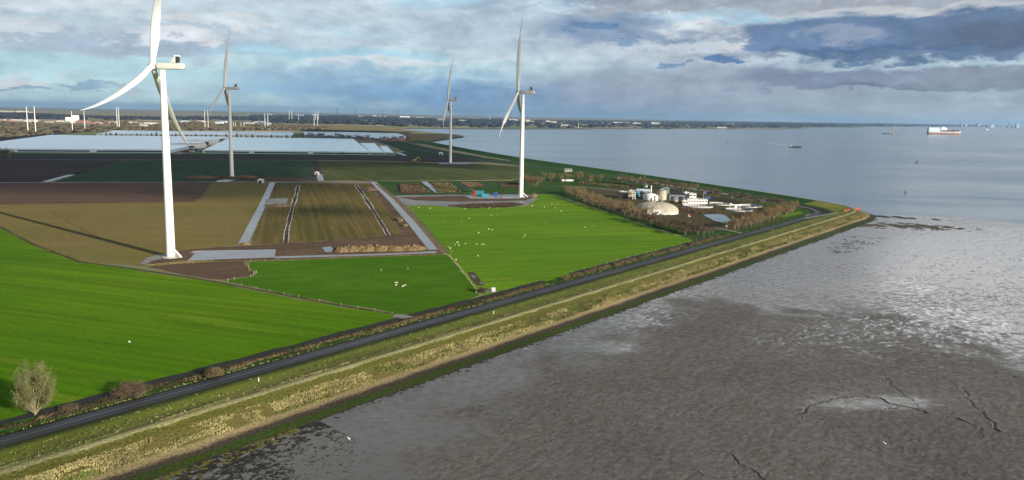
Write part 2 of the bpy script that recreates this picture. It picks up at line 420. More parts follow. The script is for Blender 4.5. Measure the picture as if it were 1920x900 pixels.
M['flag_blue'] = plain('flag_cloth', (0.10, 0.13, 0.45), 0.8, 0.1, 3)

def glassroof(name, c1, c2, rough=0.3):
    m, nt, n, l, b = newmat(name)
    tc = n.new('ShaderNodeTexCoord'); nz = n.new('ShaderNodeTexNoise'); nz.inputs['Scale'].default_value = 0.02
    nz.inputs['Detail'].default_value = 8
    l.new(tc.outputs['Object'], nz.inputs['Vector'])
    x = n.new('ShaderNodeMix'); x.data_type = 'RGBA'; x.inputs[6].default_value = (*c1, 1); x.inputs[7].default_value = (*c2, 1)
    l.new(nz.outputs[0], x.inputs[0]); l.new(x.outputs[2], b.inputs['Base Color'])
    b.inputs['Roughness'].default_value = rough * 0.6; b.inputs['Specular IOR Level'].default_value = 1.0; b.inputs['Coat Weight'].default_value = 0.6; b.inputs['Coat Roughness'].default_value = 0.15
    return m
M['ghroof'] = glassroof('greenhouse_glass', (0.62, 0.74, 0.88), (0.74, 0.84, 0.94))
M['ghroof2'] = glassroof('greenhouse_glass_green', (0.64, 0.80, 0.84), (0.78, 0.90, 0.90))
M['ghroof3'] = glassroof('solar_roof', (0.22, 0.30, 0.38), (0.28, 0.36, 0.44))
M['ghroof4'] = glassroof('grey_roof', (0.36, 0.36, 0.39), (0.44, 0.44, 0.47), 0.6)

# dike: bands run across the slope, UV = (along, across) in metres
def dikemat():
    m, nt, n, l, b = newmat('dike_bands')
    uv = n.new('ShaderNodeUVMap'); uv.uv_map = 'UVMap'
    sp = n.new('ShaderNodeSeparateXYZ'); l.new(uv.outputs[0], sp.inputs[0])
    def noise(scale, det, sx, sy):
        mm = n.new('ShaderNodeMapping'); mm.inputs['Scale'].default_value = (sx, sy, 1); l.new(uv.outputs[0], mm.inputs[0])
        nz = n.new('ShaderNodeTexNoise'); nz.inputs['Scale'].default_value = scale; nz.inputs['Detail'].default_value = det
        l.new(mm.outputs[0], nz.inputs[0]); return nz.outputs[0]
    n1 = noise(0.35, 5, 0.25, 1); n2 = noise(1.6, 5, 0.7, 1); n3 = noise(0.05, 4, 0.4, 2)
    def ma(op, a, c):
        q = n.new('ShaderNodeMath'); q.operation = op
        for i, v in enumerate((a, c)):
            if isinstance(v, (int, float)): q.inputs[i].default_value = v
            else: l.new(v, q.inputs[i])
        return q.outputs[0]
    t = ma('ADD', sp.outputs[1], ma('MULTIPLY', ma('SUBTRACT', n1, 0.5), 2.6))
    t = ma('ADD', t, ma('MULTIPLY', ma('SUBTRACT', n2, 0.5), 1.0))
    cr = n.new('ShaderNodeValToRGB'); l.new(ma('DIVIDE', ma('ADD', t, 2.0), 50.0), cr.inputs[0])
    e = cr.color_ramp; e.interpolation = 'LINEAR'
    stops = [(-2, (0.0216, 0.0216, 0.0130)), (0.2, (0.0216, 0.0230, 0.0115)), (1.0, (0.0201, 0.0335, 0.0053)), (2.6, (0.0201, 0.0357, 0.0053)),
             (3.3, (0.0324, 0.0288, 0.0216)), (4.8, (0.0468, 0.0360, 0.0274)), (6.2, (0.2138, 0.1701, 0.0923)), (8.0, (0.2430, 0.1993, 0.1021)),
             (9.2, (0.1123, 0.0974, 0.0337)), (13.0, (0.0913, 0.0829, 0.0252)), (15.5, (0.0641, 0.0641, 0.0149)), (17.0, (0.0772, 0.0822, 0.0161)),
             (17.9, (0.270, 0.255, 0.125)), (19.4, (0.270, 0.255, 0.125)), (20.6, (0.1008, 0.1008, 0.0288)), (23.5, (0.2760, 0.2587, 0.0690)),
             (28, (0.2645, 0.2702, 0.0391)), (36, (0.1898, 0.2185, 0.0299)), (39.8, (0.050, 0.065, 0.014)), (41.2, (0.030, 0.036, 0.012))]
    while len(e.elements) < len(stops): e.elements.new(0.5)
    for i, (p, c) in enumerate(stops):
        e.elements[i].position = (p + 2) / 50.0; e.elements[i].color = (*c, 1)
    mr = n.new('ShaderNodeMapRange'); l.new(n2, mr.inputs[0]); mr.inputs[1].default_value = 0.3; mr.inputs[2].default_value = 0.7
    mr.inputs[3].default_value = 0.58; mr.inputs[4].default_value = 1.42
    mr2 = n.new('ShaderNodeMapRange'); l.new(n3, mr2.inputs[0]); mr2.inputs[1].default_value = 0.35; mr2.inputs[2].default_value = 0.65
    mr2.inputs[3].default_value = 0.80; mr2.inputs[4].default_value = 1.15
    v = n.new('ShaderNodeVectorMath'); v.operation = 'SCALE'; l.new(cr.outputs[0], v.inputs[0]); l.new(ma('MULTIPLY', mr.outputs[0], mr2.outputs[0]), v.inputs['Scale'])
    l.new(v.outputs[0], b.inputs['Base Color'])
    bp = n.new('ShaderNodeBump'); bp.inputs['Strength'].default_value = 0.7; bp.inputs['Distance'].default_value = 0.4
    l.new(n2, bp.inputs['Height']); l.new(bp.outputs[0], b.inputs['Normal'])
    b.inputs['Roughness'].default_value = 0.9; b.inputs['Specular IOR Level'].default_value = 0.12
    return m
M['dike'] = dikemat()
M['dike_green'] = fieldmat('dike_green', (0.030, 0.085, 0.022), (0.040, 0.095, 0.024), None, 1.9, 0, 0, 80, 2, finek=0.2)

def watermat():
    m, nt, n, l, b = newmat('estuary_water')
    tc = n.new('ShaderNodeTexCoord')
    def noise(scale, det, sx, sy, rot=0.0, rough=0.55):
        mm = n.new('ShaderNodeMapping'); mm.inputs['Scale'].default_value = (sx, sy, 1); mm.inputs['Rotation'].default_value = (0, 0, rot)
        l.new(tc.outputs['Object'], mm.inputs[0])
        nz = n.new('ShaderNodeTexNoise'); nz.inputs['Scale'].default_value = scale; nz.inputs['Detail'].default_value = det
        nz.inputs['Roughness'].default_value = rough
        l.new(mm.outputs[0], nz.inputs[0]); return nz.outputs[0]
    a = noise(0.0016, 7, 0.7, 1.6, 0.5); w = noise(0.25, 6, 1, 1, 0.4, 0.7); st = noise(0.010, 6, 0.5, 2.2, 0.75)
    mr = n.new('ShaderNodeMapRange'); l.new(a, mr.inputs[0]); mr.inputs[1].default_value = 0.35; mr.inputs[2].default_value = 0.65
    mr.inputs[3].default_value = 0.06; mr.inputs[4].default_value = 0.16
    ad = n.new('ShaderNodeMath'); ad.operation = 'MULTIPLY_ADD'; l.new(st, ad.inputs[0]); ad.inputs[1].default_value = 0.16; l.new(mr.outputs[0], ad.inputs[2])
    l.new(ad.outputs[0], b.inputs['Roughness'])
    x = n.new('ShaderNodeMix'); x.data_type = 'RGBA'; l.new(st, x.inputs[0])
    x.inputs[6].default_value = (0.105, 0.150, 0.195, 1); x.inputs[7].default_value = (0.135, 0.180, 0.225, 1)
    l.new(x.outputs[2], b.inputs['Base Color'])
    b.inputs['Specular IOR Level'].default_value = 0.5; b.inputs['IOR'].default_value = 1.33
    bp = n.new('ShaderNodeBump'); bp.inputs['Strength'].default_value = 0.13; bp.inputs['Distance'].default_value = 0.5
    l.new(w, bp.inputs['Height']); l.new(bp.outputs[0], b.inputs['Normal'])
    return m
M['water'] = watermat()

def mudmat():
    m, nt, n, l, b = newmat('wet_mud')
    tc = n.new('ShaderNodeTexCoord')
    def noise(scale, det, sx, sy, rot=0.0, rough=0.6):
        mm = n.new('ShaderNodeMapping'); mm.inputs['Scale'].default_value = (sx, sy, 1); mm.inputs['Rotation'].default_value = (0, 0, rot)
        l.new(tc.outputs['Object'], mm.inputs[0])
        nz = n.new('ShaderNodeTexNoise'); nz.inputs['Scale'].default_value = scale; nz.inputs['Detail'].default_value = det
        nz.inputs['Roughness'].default_value = rough
        l.new(mm.outputs[0], nz.inputs[0]); return nz.outputs[0]
    at = n.new('ShaderNodeAttribute'); at.attribute_name = 'wet'
    big = noise(0.02, 6, 1, 1); med = noise(0.35, 6, 1, 1.6, 0.5); fin = noise(1.3, 6, 1, 1.5, 0.6, 0.75)
    def ma(op, a, c, d=None):
        q = n.new('ShaderNodeMath'); q.operation = op
        for i, v in enumerate((a, c, d)):
            if v is None: continue
            if isinstance(v, (int, float)): q.inputs[i].default_value = v
            else: l.new(v, q.inputs[i])
        return q.outputs[0]
    def rg(x, a, c, d, e):
        r = n.new('ShaderNodeMapRange'); l.new(x, r.inputs[0])
        for i, v in enumerate((a, c, d, e)): r.inputs[i + 1].default_value = v
        return r.outputs[0]
    x = n.new('ShaderNodeMix'); x.data_type = 'RGBA'; l.new(rg(big, 0.35, 0.65, 0, 1), x.inputs[0])
    x.inputs[6].default_value = (0.108, 0.099, 0.090, 1); x.inputs[7].default_value = (0.134, 0.123, 0.112, 1)
    v = n.new('ShaderNodeVectorMath'); v.operation = 'SCALE'; l.new(x.outputs[2], v.inputs[0])
    l.new(ma('MULTIPLY', rg(med, 0.3, 0.7, 0.86, 1.12), rg(fin, 0.3, 0.7, 0.82, 1.15)), v.inputs['Scale'])
    pit = noise(1.05, 3, 1.0, 1.7, 0.75, 0.5); ac = n.new('ShaderNodeAttribute'); ac.attribute_name = 'creek'; ar2 = n.new('ShaderNodeAttribute'); ar2.attribute_name = 'rough'
    v2 = n.new('ShaderNodeVectorMath'); v2.operation = 'SCALE'; l.new(v.outputs[0], v2.inputs[0])
    l.new(ma('MULTIPLY', ma('ADD', 1.0, ma('MULTIPLY', ma('SUBTRACT', rg(pit, 0.36, 0.46, 0.70, 1.0), 1.0), rg(ar2.outputs['Fac'], 0.05, 0.6, 0.0, 1.0))), rg(ac.outputs['Fac'], 0.0, 1.0, 1.0, 0.6)), v2.inputs['Scale'])
    l.new(v2.outputs[0], b.inputs['Base Color'])
    wet = ma('ADD', at.outputs['Fac'], rg(med, 0.35, 0.65, -0.22, 0.22))
    l.new(rg(wet, 0.0, 1.0, 0.75, 0.12), b.inputs['Roughness'])
    l.new(rg(wet, 0.0, 1.0, 0.06, 0.75), b.inputs['Specular IOR Level'])
    bp = n.new('ShaderNodeBump'); bp.inputs['Distance'].default_value = 0.12
    ar = n.new('ShaderNodeAttribute'); ar.attribute_name = 'rough'; l.new(rg(ar.outputs['Fac'], 0.05, 0.8, 0.06, 0.85), bp.inputs['Strength']); l.new(ma('MULTIPLY_ADD', fin, 0.5, med), bp.inputs['Height'])
    l.new(bp.outputs[0], b.inputs['Normal'])
    return m
M['mud'] = mudmat()

# ------------------------------------------------------------------ terrain helpers
def sheet(name, pts, mat, z=0.0, px=True, kind='structure'):
    P = [Vector(G(x, y, z)) if px else Vector((x, y, z)) for x, y in pts]
    if name in ('field', 'pasture', 'works_ground', 'rough_ground', 'heath', 'stone_flat', 'wet_hollow', 'puddle', 'hardstanding', 'pond'):
        rr = random.Random(int(abs(P[0].x) * 3) + len(P)); Q = []
        amp = {'works_ground': 1.6, 'rough_ground': 1.6, 'heath': 2.0, 'stone_flat': 3.5, 'wet_hollow': 0.8, 'puddle': 0.5, 'pond': 0.5, 'hardstanding': 0.25}.get(name, 0.9)
        for p, q in zip(P, P[1:] + P[:1]):
            L = (q - p).length; k = max(1, min(110, int(L / (6 if p.length < 900 else 18)))); n = Vector((-(q - p).y, (q - p).x, 0)) / (L + 1e-6)
            for i in range(k): Q.append(p.lerp(q, i / k) + n * rr.uniform(-1, 1) * amp * (1 if p.length < 1500 else 2))
        P = Q
    tri = tessellate_polygon([P])
    o = mesh_obj(name, P, [tuple(t) for t in tri], mat)
    me = o.data
    if sum(p.normal.z for p in me.polygons) < 0: me.flip_normals()
    if kind: o['kind'] = kind
    return o

def strip(name, pts, width, mat, z=0.05, px=True, kind='structure', jitter=0.0, zs=None):
    P = [np.array(G(x, y, z)[:2]) if px else np.array([x, y], float) for x, y in pts]
    # resample
    Q = [P[0]]
    for a, b in zip(P[:-1], P[1:]):
        L = np.linalg.norm(b - a); k = max(1, int(L / 12))
        for i in range(1, k + 1): Q.append(a + (b - a) * i / k)
    rnd = random.Random(len(pts) * 7 + int(width * 10))
    vs = []; fs = []
    for i, q in enumerate(Q):
        d = Q[min(i + 1, len(Q) - 1)] - Q[max(i - 1, 0)]; d /= np.linalg.norm(d)
        nrm = np.array([-d[1], d[0]]); w = width / 2 * (1 + jitter * rnd.uniform(-1, 1))
        zz = z
        vs += [(*(q + nrm * w), zz), (*(q - nrm * w), zz)]
        if i: fs.append((2 * i - 2, 2 * i - 1, 2 * i + 1, 2 * i))
    o = mesh_obj(name, vs, fs, mat)
    if kind: o['kind'] = kind
    return o

DIK_O = np.array([-69.95866045, 186.85231711]); DD = np.array([0.65467683, 0.75590889]); DN = np.array([-0.75590889, 0.65467683])
def st(s, t): 
    p = DIK_O + DD * s + DN * t
    return (float(p[0]), float(p[1]))

# crest centre line in wall coordinates (s along, t inland)
ctrl = [(-420, 19), (-200, 19), (0, 19), (200, 19), (400, 19), (560, 19), (632, 20), (668, 34), (697, 66), (752, 170), (857, 400), (1012, 765), (1220, 1162), (1450, 1565)]
def catmull(P, per=10):
    P = [np.array(p, float) for p in P]; out = []
    for i in range(len(P) - 1):
        a, b, c, d = P[max(i - 1, 0)], P[i], P[i + 1], P[min(i + 2, len(P) - 1)]
        for k in range(per):
            t = k / per
            out.append(0.5 * ((2 * b) + (-a + c) * t + (2 * a - 5 * b + 4 * c - d) * t * t + (-a + 3 * b - 3 * c + d) * t ** 3))
    out.append(P[-1]); return out
cw = [np.array(st(*p)) for p in ctrl]
line = catmull(cw, 14)
prof = [(-3.0, -2.6), (0, -1.78), (0.6, -1.5), (2.8, -0.8), (5.5, -0.2), (8.5, 0.05), (12, 1.2), (15, 2.6), (17.5, 3.75), (18.5, 3.85), (20.5, 3.8),
        (23, 3.4), (28, 2.3), (34, 1.25), (39, 0.6), (41.5, 0.45), (49.5, 0.45), (52.0, -0.15)]
random.seed(4)
vs = []; fs = []; uvs = []; acc = 0.0; mis = []
for i, p in enumerate(line):
    d = line[min(i + 1, len(line) - 1)] - line[max(i - 1, 0)]; d = d / np.linalg.norm(d); nn = np.array([-d[1], d[0]])
    if i: acc += np.linalg.norm(line[i] - line[i - 1])
    for j, (t, z) in enumerate(prof):
        q = p + nn * (t - 19)
        vs.append((q[0], q[1], z)); uvs.append((acc, t))
K = len(prof)
for i in range(1, len(line)):
    for j in range(K - 1):
        fs.append(((i - 1) * K + j, i * K + j, i * K + j + 1, (i - 1) * K + j + 1))
        # the seaward arm is mown grass on its land side
        mis.append(1 if (i > 14 * 8.2 and prof[j][0] >= 20) else 0)
dike = mesh_obj('dike', vs, fs, [M['dike'], M['dike_green']], mi=mis, smooth=True)
uvl = dike.data.uv_layers.new(name='UVMap')
for lp in dike.data.loops: uvl.data[lp.index].uv = uvs[lp.vertex_index]
if sum(p.normal.z for p in dike.data.polygons) < 0: dike.data.flip_normals()
dike['kind'] = 'structure'; dike['label'] = 'long grassy sea wall with a pale path along its crest'

# ------------------------------------------------------------------ water, land, mud
R = 30000.0
ring = [(R * 1.3 * math.cos(a), R * 1.3 * math.sin(a)) for a in np.linspace(0, 2 * math.pi, 97)[:-1]]
sheet('water', ring, M['water'], -2.2, px=False)

coast = [st(-420, 20), st(640, 20), st(672, 45), st(750, 172), st(857, 405), st(1012, 770), st(1220, 1167), st(1450, 1570)]
coast += [G(x, y)[:2] for x, y in [(776, 268), (800, 264), (840, 259), (870, 255), (858, 252), (842, 251), (800, 247), (760, 243.5), (726, 241.3), (800, 240.8), (900, 241.5), (980, 241.8),
          (1100, 241.6), (1235, 241.2), (1330, 241.4), (1440, 242.0), (1500, 241.4), (1512, 240.2), (1500, 239.3), (1560, 238.6), (1600, 239.2), (1640, 237.6), (1700, 237.2), (1800, 237.4), (1850, 236.8), (1905, 236.2)]]
arc = [(R * math.sin(a), R * math.cos(a)) for a in np.linspace(math.radians(33), math.radians(-178), 60)]
land_pts = coast + arc + [(-600, -600)]

def landmat():
    m, nt, n, l, b = newmat('polder_patchwork')
    tc = n.new('ShaderNodeTexCoord')
    mm = n.new('ShaderNodeMapping'); mm.inputs['Scale'].default_value = (0.00125, 0.0030, 1); mm.inputs['Rotation'].default_value = (0, 0, 0.35)
    l.new(tc.outputs['Object'], mm.inputs[0])
    vo = n.new('ShaderNodeTexVoronoi'); vo.inputs['Scale'].default_value = 1.0; l.new(mm.outputs[0], vo.inputs['Vector'])
    sp = n.new('ShaderNodeSeparateColor'); l.new(vo.outputs['Color'], sp.inputs[0])
    cr = n.new('ShaderNodeValToRGB'); l.new(sp.outputs[0], cr.inputs[0]); e = cr.color_ramp; e.interpolation = 'CONSTANT'
    stops = [(0, (0.2900, 0.2465, 0.1450)), (0.2, (0.2175, 0.2175, 0.1160)), (0.38, (0.3480, 0.2900, 0.1885)), (0.55, (0.1595, 0.1885, 0.0870)), (0.72, (0.3770, 0.3335, 0.2320)), (0.86, (0.2320, 0.1885, 0.1305))]
    while len(e.elements) < len(stops): e.elements.new(0.5)
    for i, (p, c) in enumerate(stops): e.elements[i].position = p; e.elements[i].color = (*c, 1)
    nz = n.new('ShaderNodeTexNoise'); nz.inputs['Scale'].default_value = 0.004; nz.inputs['Detail'].default_value = 8
    l.new(tc.outputs['Object'], nz.inputs[0])
    mr = n.new('ShaderNodeMapRange'); l.new(nz.outputs[0], mr.inputs[0]); mr.inputs[1].default_value = 0.35; mr.inputs[2].default_value = 0.65
    mr.inputs[3].default_value = 0.7; mr.inputs[4].default_value = 1.2
    v = n.new('ShaderNodeVectorMath'); v.operation = 'SCALE'; l.new(cr.outputs[0], v.inputs[0]); l.new(mr.outputs[0], v.inputs['Scale'])
    l.new(v.outputs[0], b.inputs['Base Color']); b.inputs['Roughness'].default_value = 0.95; b.inputs['Specular IOR Level'].default_value = 0.05
    return m
sheet('ground', land_pts, landmat(), 0.0, px=False)

# --- numpy value noise for relief
def vnoise(x, y, seed=0):
    rs = np.random.RandomState(seed); T = rs.rand(256, 256)
    xi = np.floor(x).astype(int); yi = np.floor(y).astype(int); fx = x - xi; fy = y - yi
    fx = fx * fx * (3 - 2 * fx); fy = fy * fy * (3 - 2 * fy)
    a = T[xi & 255, yi & 255]; b = T[(xi + 1) & 255, yi & 255]; c = T[xi & 255, (yi + 1) & 255]; d = T[(xi + 1) & 255, (yi + 1) & 255]
    return (a * (1 - fx) + b * fx) * (1 - fy) + (c * (1 - fx) + d * fx) * fy
def fbm(x, y, seed=0, o=4):
    v = 0; am = 0.5; t = 0
    for k in range(o):
        v = v + am * vnoise(x * 2 ** k + 13 * k, y * 2 ** k + 7 * k, seed + k); t += am; am *= 0.5
    return v / t

def polydist(X, Y, P):
    D = np.full(X.shape, 1e9)
    for (x0, y0), (x1, y1) in zip(P[:-1], P[1:]):
        dx, dy = x1 - x0, y1 - y0; L = dx * dx + dy * dy + 1e-9
        t = np.clip(((X - x0) * dx + (Y - y0) * dy) / L, 0, 1)
        D = np.minimum(D, np.hypot(X - x0 - t * dx, Y - y0 - t * dy))
    return D

MUDZ = -1.8
def mudpt(x, y): return G(x, y, MUDZ)[:2]
def wiggle(P, amp, seed, n=3):
    rnd = random.Random(seed)
    for _ in range(n):
        Q = [P[0]]
        for a, b in zip(P[:-1], P[1:]):
            L = math.hypot(b[0] - a[0], b[1] - a[1]); o = rnd.uniform(-1, 1) * amp * L
            nx, ny = -(b[1] - a[1]) / (L + 1e-9), (b[0] - a[0]) / (L + 1e-9)
            Q += [((a[0] + b[0]) / 2 + nx * o, (a[1] + b[1]) / 2 + ny * o), b]
        P = Q
    return P
# creeks: survey pixels, width in metres, depth
CREEKS = [([(1495, 775), (1515, 763), (1540, 755), (1560, 748), (1590, 745), (1625, 743), (1650, 746), (1690, 762), (1720, 768), (1755, 779), (1775, 781), (1800, 787), (1830, 798), (1870, 808), (1920, 820), (2000, 838)], 0.7, 0.5),
          ([(1660, 703), (1672, 716), (1680, 730), (1700, 745)], 0.5, 0.35),
          ([(1800, 727), (1815, 737), (1808, 745), (1822, 760), (1845, 780), (1865, 800)], 0.55, 0.4),
          ([(1495, 775), (1503, 786)], 0.35, 0.2), ([(1620, 775), (1660, 765), (1690, 762)], 0.3, 0.2),
          ([(1332, 842), (1355, 845), (1378, 862), (1405, 878), (1430, 898), (1450, 915)], 0.5, 0.35),
          ([(1275, 873), (1300, 880), (1330, 895), (1370, 893), (1405, 888)], 0.35, 0.25),
          ([(1350, 700), (1400, 712), (1440, 722), (1480, 733), (1530, 745)], 0.3, 0.2),
          ([(1490, 702), (1530, 716), (1560, 730), (1580, 738)], 0.3, 0.2),
          ([(1780, 612), (1830, 622), (1890, 627), (1960, 630)], 0.8, 0.4), ([(1810, 682), (1860, 695), (1920, 712), (1980, 730)], 0.7, 0.4),
          ([(1690, 445), (1720, 452), (1780, 470), (1840, 465), (1868, 450), (1890, 436), (1905, 430), (1935, 432)], 2.2, 0.4),
          ([(1850, 418), (1870, 424), (1900, 430)], 1.5, 0.3),
          ([(1700, 700), (1740, 706), (1780, 720)], 0.3, 0.2), ([(1640, 862), (1690, 880), (1750, 900)], 0.4, 0.2),
          ([(1010, 880), (1080, 888), (1150, 905)], 0.3, 0.15), ([(1440, 722), (1500, 742), (1540, 755)], 0.3, 0.2), ([(1700, 745), (1712, 752), (1720, 768)], 0.4, 0.3),
          ([(1865, 800), (1872, 808)], 0.5, 0.4), ([(1775, 781), (1760, 800), (1768, 815)], 0.3, 0.2), ([(1830, 798), (1840, 812), (1830, 824)], 0.3, 0.2),
          ([(1590, 745), (1570, 770), (1530, 786)], 0.28, 0.18), ([(1405, 878), (1440, 870), (1470, 875)], 0.25, 0.15), ([(1590, 790), (1650, 812), (1720, 850), (1790, 880), (1850, 910)], 0.35, 0.2),
          ([(1230, 760), (1290, 775), (1340, 800)], 0.22, 0.12), ([(1100, 800), (1160, 830), (1230, 860), (1275, 873)], 0.25, 0.15),
          ([(1740, 706), (1800, 727)], 0.3, 0.2), ([(1620, 660), (1680, 676), (1740, 690), (1810, 682)], 0.4, 0.2), ([(1560, 800), (1600, 830), (1660, 850)], 0.25, 0.15)]
def mud_patch():
    # polar grid round the viewpoint's foot, fine where it is near
    rr = [128.0]
    while rr[-1] < 1150: rr.append(rr[-1] + max(0.42, 0.42 * (rr[-1] / 240.0) ** 2))
    rr = np.array(rr); aa = np.radians(np.linspace(-31, 47, 800))
    Rr, A = np.meshgrid(rr, aa, indexing='ij')
    X = Rr * np.sin(A); Y = Rr * np.cos(A)
    S = (X - DIK_O[0]) * DD[0] + (Y - DIK_O[1]) * DD[1]; Tt = (X - DIK_O[0]) * DN[0] + (Y - DIK_O[1]) * DN[1]
    # how rough each place is (masks laid out on the ground)
    def spot(px, py, rx, ry, rot=0.0):
        cx, cy = mudpt(px, py); c, s = math.cos(rot), math.sin(rot)
        u = (X - cx) * c + (Y - cy) * s; v = -(X - cx) * s + (Y - cy) * c
        return np.exp(-((u / rx) ** 2 + (v / ry) ** 2))
    nb = fbm(X / 40, Y / 40, 5, 4)
    def zone(poly, soft):
        P = [mudpt(*q) for q in poly]; ins = np.zeros(X.shape, bool); j = len(P) - 1
        for i in range(len(P)):
            c = ((P[i][1] > Y) != (P[j][1] > Y)) & (X < (P[j][0] - P[i][0]) * (Y - P[i][1]) / (P[j][1] - P[i][1] + 1e-12) + P[i][0]); ins ^= c; j = i
        D = polydist(X, Y, P + [P[0]]) * np.where(ins, 1, -1) + (fbm(X / 14, Y / 14, 41, 4) - 0.5) * soft * 2.2
        return np.clip(D / soft + 0.5, 0, 1)
    # ribbed mud in the foreground, a smooth wet belt beyond it, fine filaments at the far right
    rough = zone([(700, 960), (820, 830), (930, 760), (1060, 690), (1180, 615), (1270, 562), (1330, 556), (1420, 578), (1520, 592), (1660, 590), (1760, 604), (1830, 650), (1960, 700), (2200, 780), (2200, 1100), (650, 1100)], 20)
    rough2 = zone([(1600, 470), (1680, 440), (1800, 425), (1960, 425), (2100, 520), (2050, 640), (1880, 620), (1740, 560), (1640, 500)], 26)
    rough *= 1 - 0.95 * np.clip(spot(1640, 755, 22, 6, 0.1) * 1.6, 0, 1)
    rough *= 1 - 0.95 * np.clip(spot(1145, 651, 12, 9, 0.1) * 1.6, 0, 1)
    rough = np.clip(rough * (0.62 + 0.75 * fbm(X / 18, Y / 18, 77, 3)) + 0.75 * rough2 + 0.03, 0, 1)
    # worm-like ridges, a metre or two long
    a = 0.55; U = (X * math.cos(a) + Y * math.sin(a)); W = (-X * math.sin(a) + Y * math.cos(a))
    w1 = fbm(X / 7, Y / 7, 9, 3)
    rid = 1 - np.abs(vnoise(U / 2.6 + w1 * 5, W / 1.35 + w1 * 5, 21) - 0.5) * 4
    rid2 = 1 - np.abs(vnoise(U / 1.5 + w1 * 7, W / 0.9, 31) - 0.5) * 4
    rid = np.clip(rid, -0.6, 1); rid2 = np.clip(rid2, -0.6, 1)
    fade = np.clip(1.3 - Rr / 900, 0.3, 1)
    wet = 0.70 - 0.66 * rough + 0.40 * rough2 + 0.20 * (nb - 0.5) + 0.15 * np.clip((Rr - 300) / 500, 0, 1)
    wet += 0.15 * spot(1145, 651, 12, 9) + 0.15 * spot(1640, 755, 26, 8, 0.1)
    trough = np.clip(-rid * 1.3 + 0.15, 0, 1)
    fa = 0.35; FU = X * math.cos(fa) + Y * math.sin(fa); FV = -X * math.sin(fa) + Y * math.cos(fa)
    film = np.clip((fbm(FU / 7, FV / 2.2, 91, 5) - 0.50) * 7 + 0.45, 0, 1)
    # sheen patches of standing film
    for q in ((1225, 600, 26, 14, 0.8), (1560, 628, 46, 22, 0.4), (1830, 515, 110, 75, 0.4), (1690, 465, 90, 50, 0.4), (1880, 620, 60, 40, 0.4), (1850, 450, 120, 60, 0.2)):
        wet += spot(*q) * (0.12 + 0.20 * film + 0.95 * trough) * np.clip(rough * 1.6, 0.15, 1)
    Z = MUDZ + rough * fade * (0.060 * rid + 0.034 * rid2) + 0.05 * (fbm(X / 25, Y / 25, 3, 3) - 0.5)
    creek = np.zeros_like(X)
    # tidal channels with raised lips
    for k, (pp, wd, dp) in enumerate(CREEKS):
        P = wiggle([mudpt(*q) for q in pp], 0.22, k + 3, 4)
        bx = np.array(P); sel = (X > bx[:, 0].min() - 6) & (X < bx[:, 0].max() + 6) & (Y > bx[:, 1].min() - 6) & (Y < bx[:, 1].max() + 6)
        if not sel.any(): continue
        wd *= 0.46; dp *= 0.5
        D = polydist(X[sel], Y[sel], P)
        Z[sel] -= dp * np.exp(-(D / wd) ** 2) * 1.5
        Z[sel] += 0.10 * np.exp(-((D - wd * 2.2) / (wd * 0.9)) ** 2)
        wet[sel] += 0.12 * np.exp(-(D / (wd * 4)) ** 2); creek[sel] = np.maximum(creek[sel], np.exp(-(D / (wd * 0.75)) ** 2))
    V = np.stack([X, Y, Z], -1).reshape(-1, 3); n0, n1 = X.shape
    idx = np.arange(n0 * n1).reshape(n0, n1)
    Q = np.stack([idx[:-1, :-1], idx[:-1, 1:], idx[1:, 1:], idx[1:, :-1]], -1).reshape(-1, 4)
    # keep what lies seaward of the wall and landward of the tide line
    ok = (Tt < 6.0)
    wline = [mudpt(*q) for q in [(1700, 401), (1760, 404), (1830, 409), (1925, 420), (2050, 432), (2300, 455)]]
    (xa, ya) = wline[0]
    WX = np.array([p[0] for p in wline]); WY = np.array([p[1] for p in wline])
    lim = np.interp(X, WX, WY) + (fbm(X / 30, Y / 30, 50, 4) - 0.5) * 22
    ok &= ~((X > xa - 40) & (Y > lim))
    okf = ok.reshape(-1)[Q].all(1); Q = Q[okf][:, ::-1]
    o = fast_mesh('mudflat', V, Q, M['mud'], smooth=True)
    at = o.data.attributes.new('wet', 'FLOAT', 'POINT'); at.data.foreach_set('value', wet.astype(np.float32).ravel())
    at = o.data.attributes.new('rough', 'FLOAT', 'POINT'); at.data.foreach_set('value', rough.astype(np.float32).ravel())
    at = o.data.attributes.new('creek', 'FLOAT', 'POINT'); at.data.foreach_set('value', creek.astype(np.float32).ravel())
    if o.data.polygons[0].normal.z < 0: o.data.flip_normals()
    o['kind'] = 'structure'; o['label'] = 'grey brown tidal mudflat with rippled relief and creeks'
mud_patch()

# ------------------------------------------------------------------ fields
Zf = 0.03
sheet('field', [(-500, 362), (-500, 338), (0, 343), (250, 342), (510, 341.5), (515, 342), (470, 410), (452, 459), (340, 470), (300, 478), (262, 498), (150, 491), (60, 456), (0, 424), (-200, 378)], M['stubble'], 0.03)
sheet('field', [(-500, 338.5), (0, 343), (250, 342), (396, 341.5), (382, 366), (366, 378.5), (250, 380), (0, 383.5), (-500, 374)], M['brown'], 0.06)
sheet('field', [(-400, 296), (0, 299.5), (236, 300.5), (160, 322), (84, 341.3), (0, 341.8), (-500, 337)], M['dark_brown'], 0.06)
sheet('field', [(240, 300.3), (420, 300), (583, 300.5), (590, 333), (500, 334), (480, 340), (350, 341), (100, 341.2), (140, 326)], M['dark_green'], 0.06)
sheet('field', [(480, 333), (596, 332.5), (597, 341), (480, 341)], M['soil_plot'], 0.09)
sheet('field', [(583, 300.5), (598, 300.8), (606, 334), (590, 334)], M['dark_brown'], 0.08)
sheet('field', [(599, 301.5), (700, 302.5), (830, 306.5), (900, 307.5), (985, 312), (990, 330), (960, 337), (780, 338.5), (608, 338.8)], M['olive_rows'], 0.06)
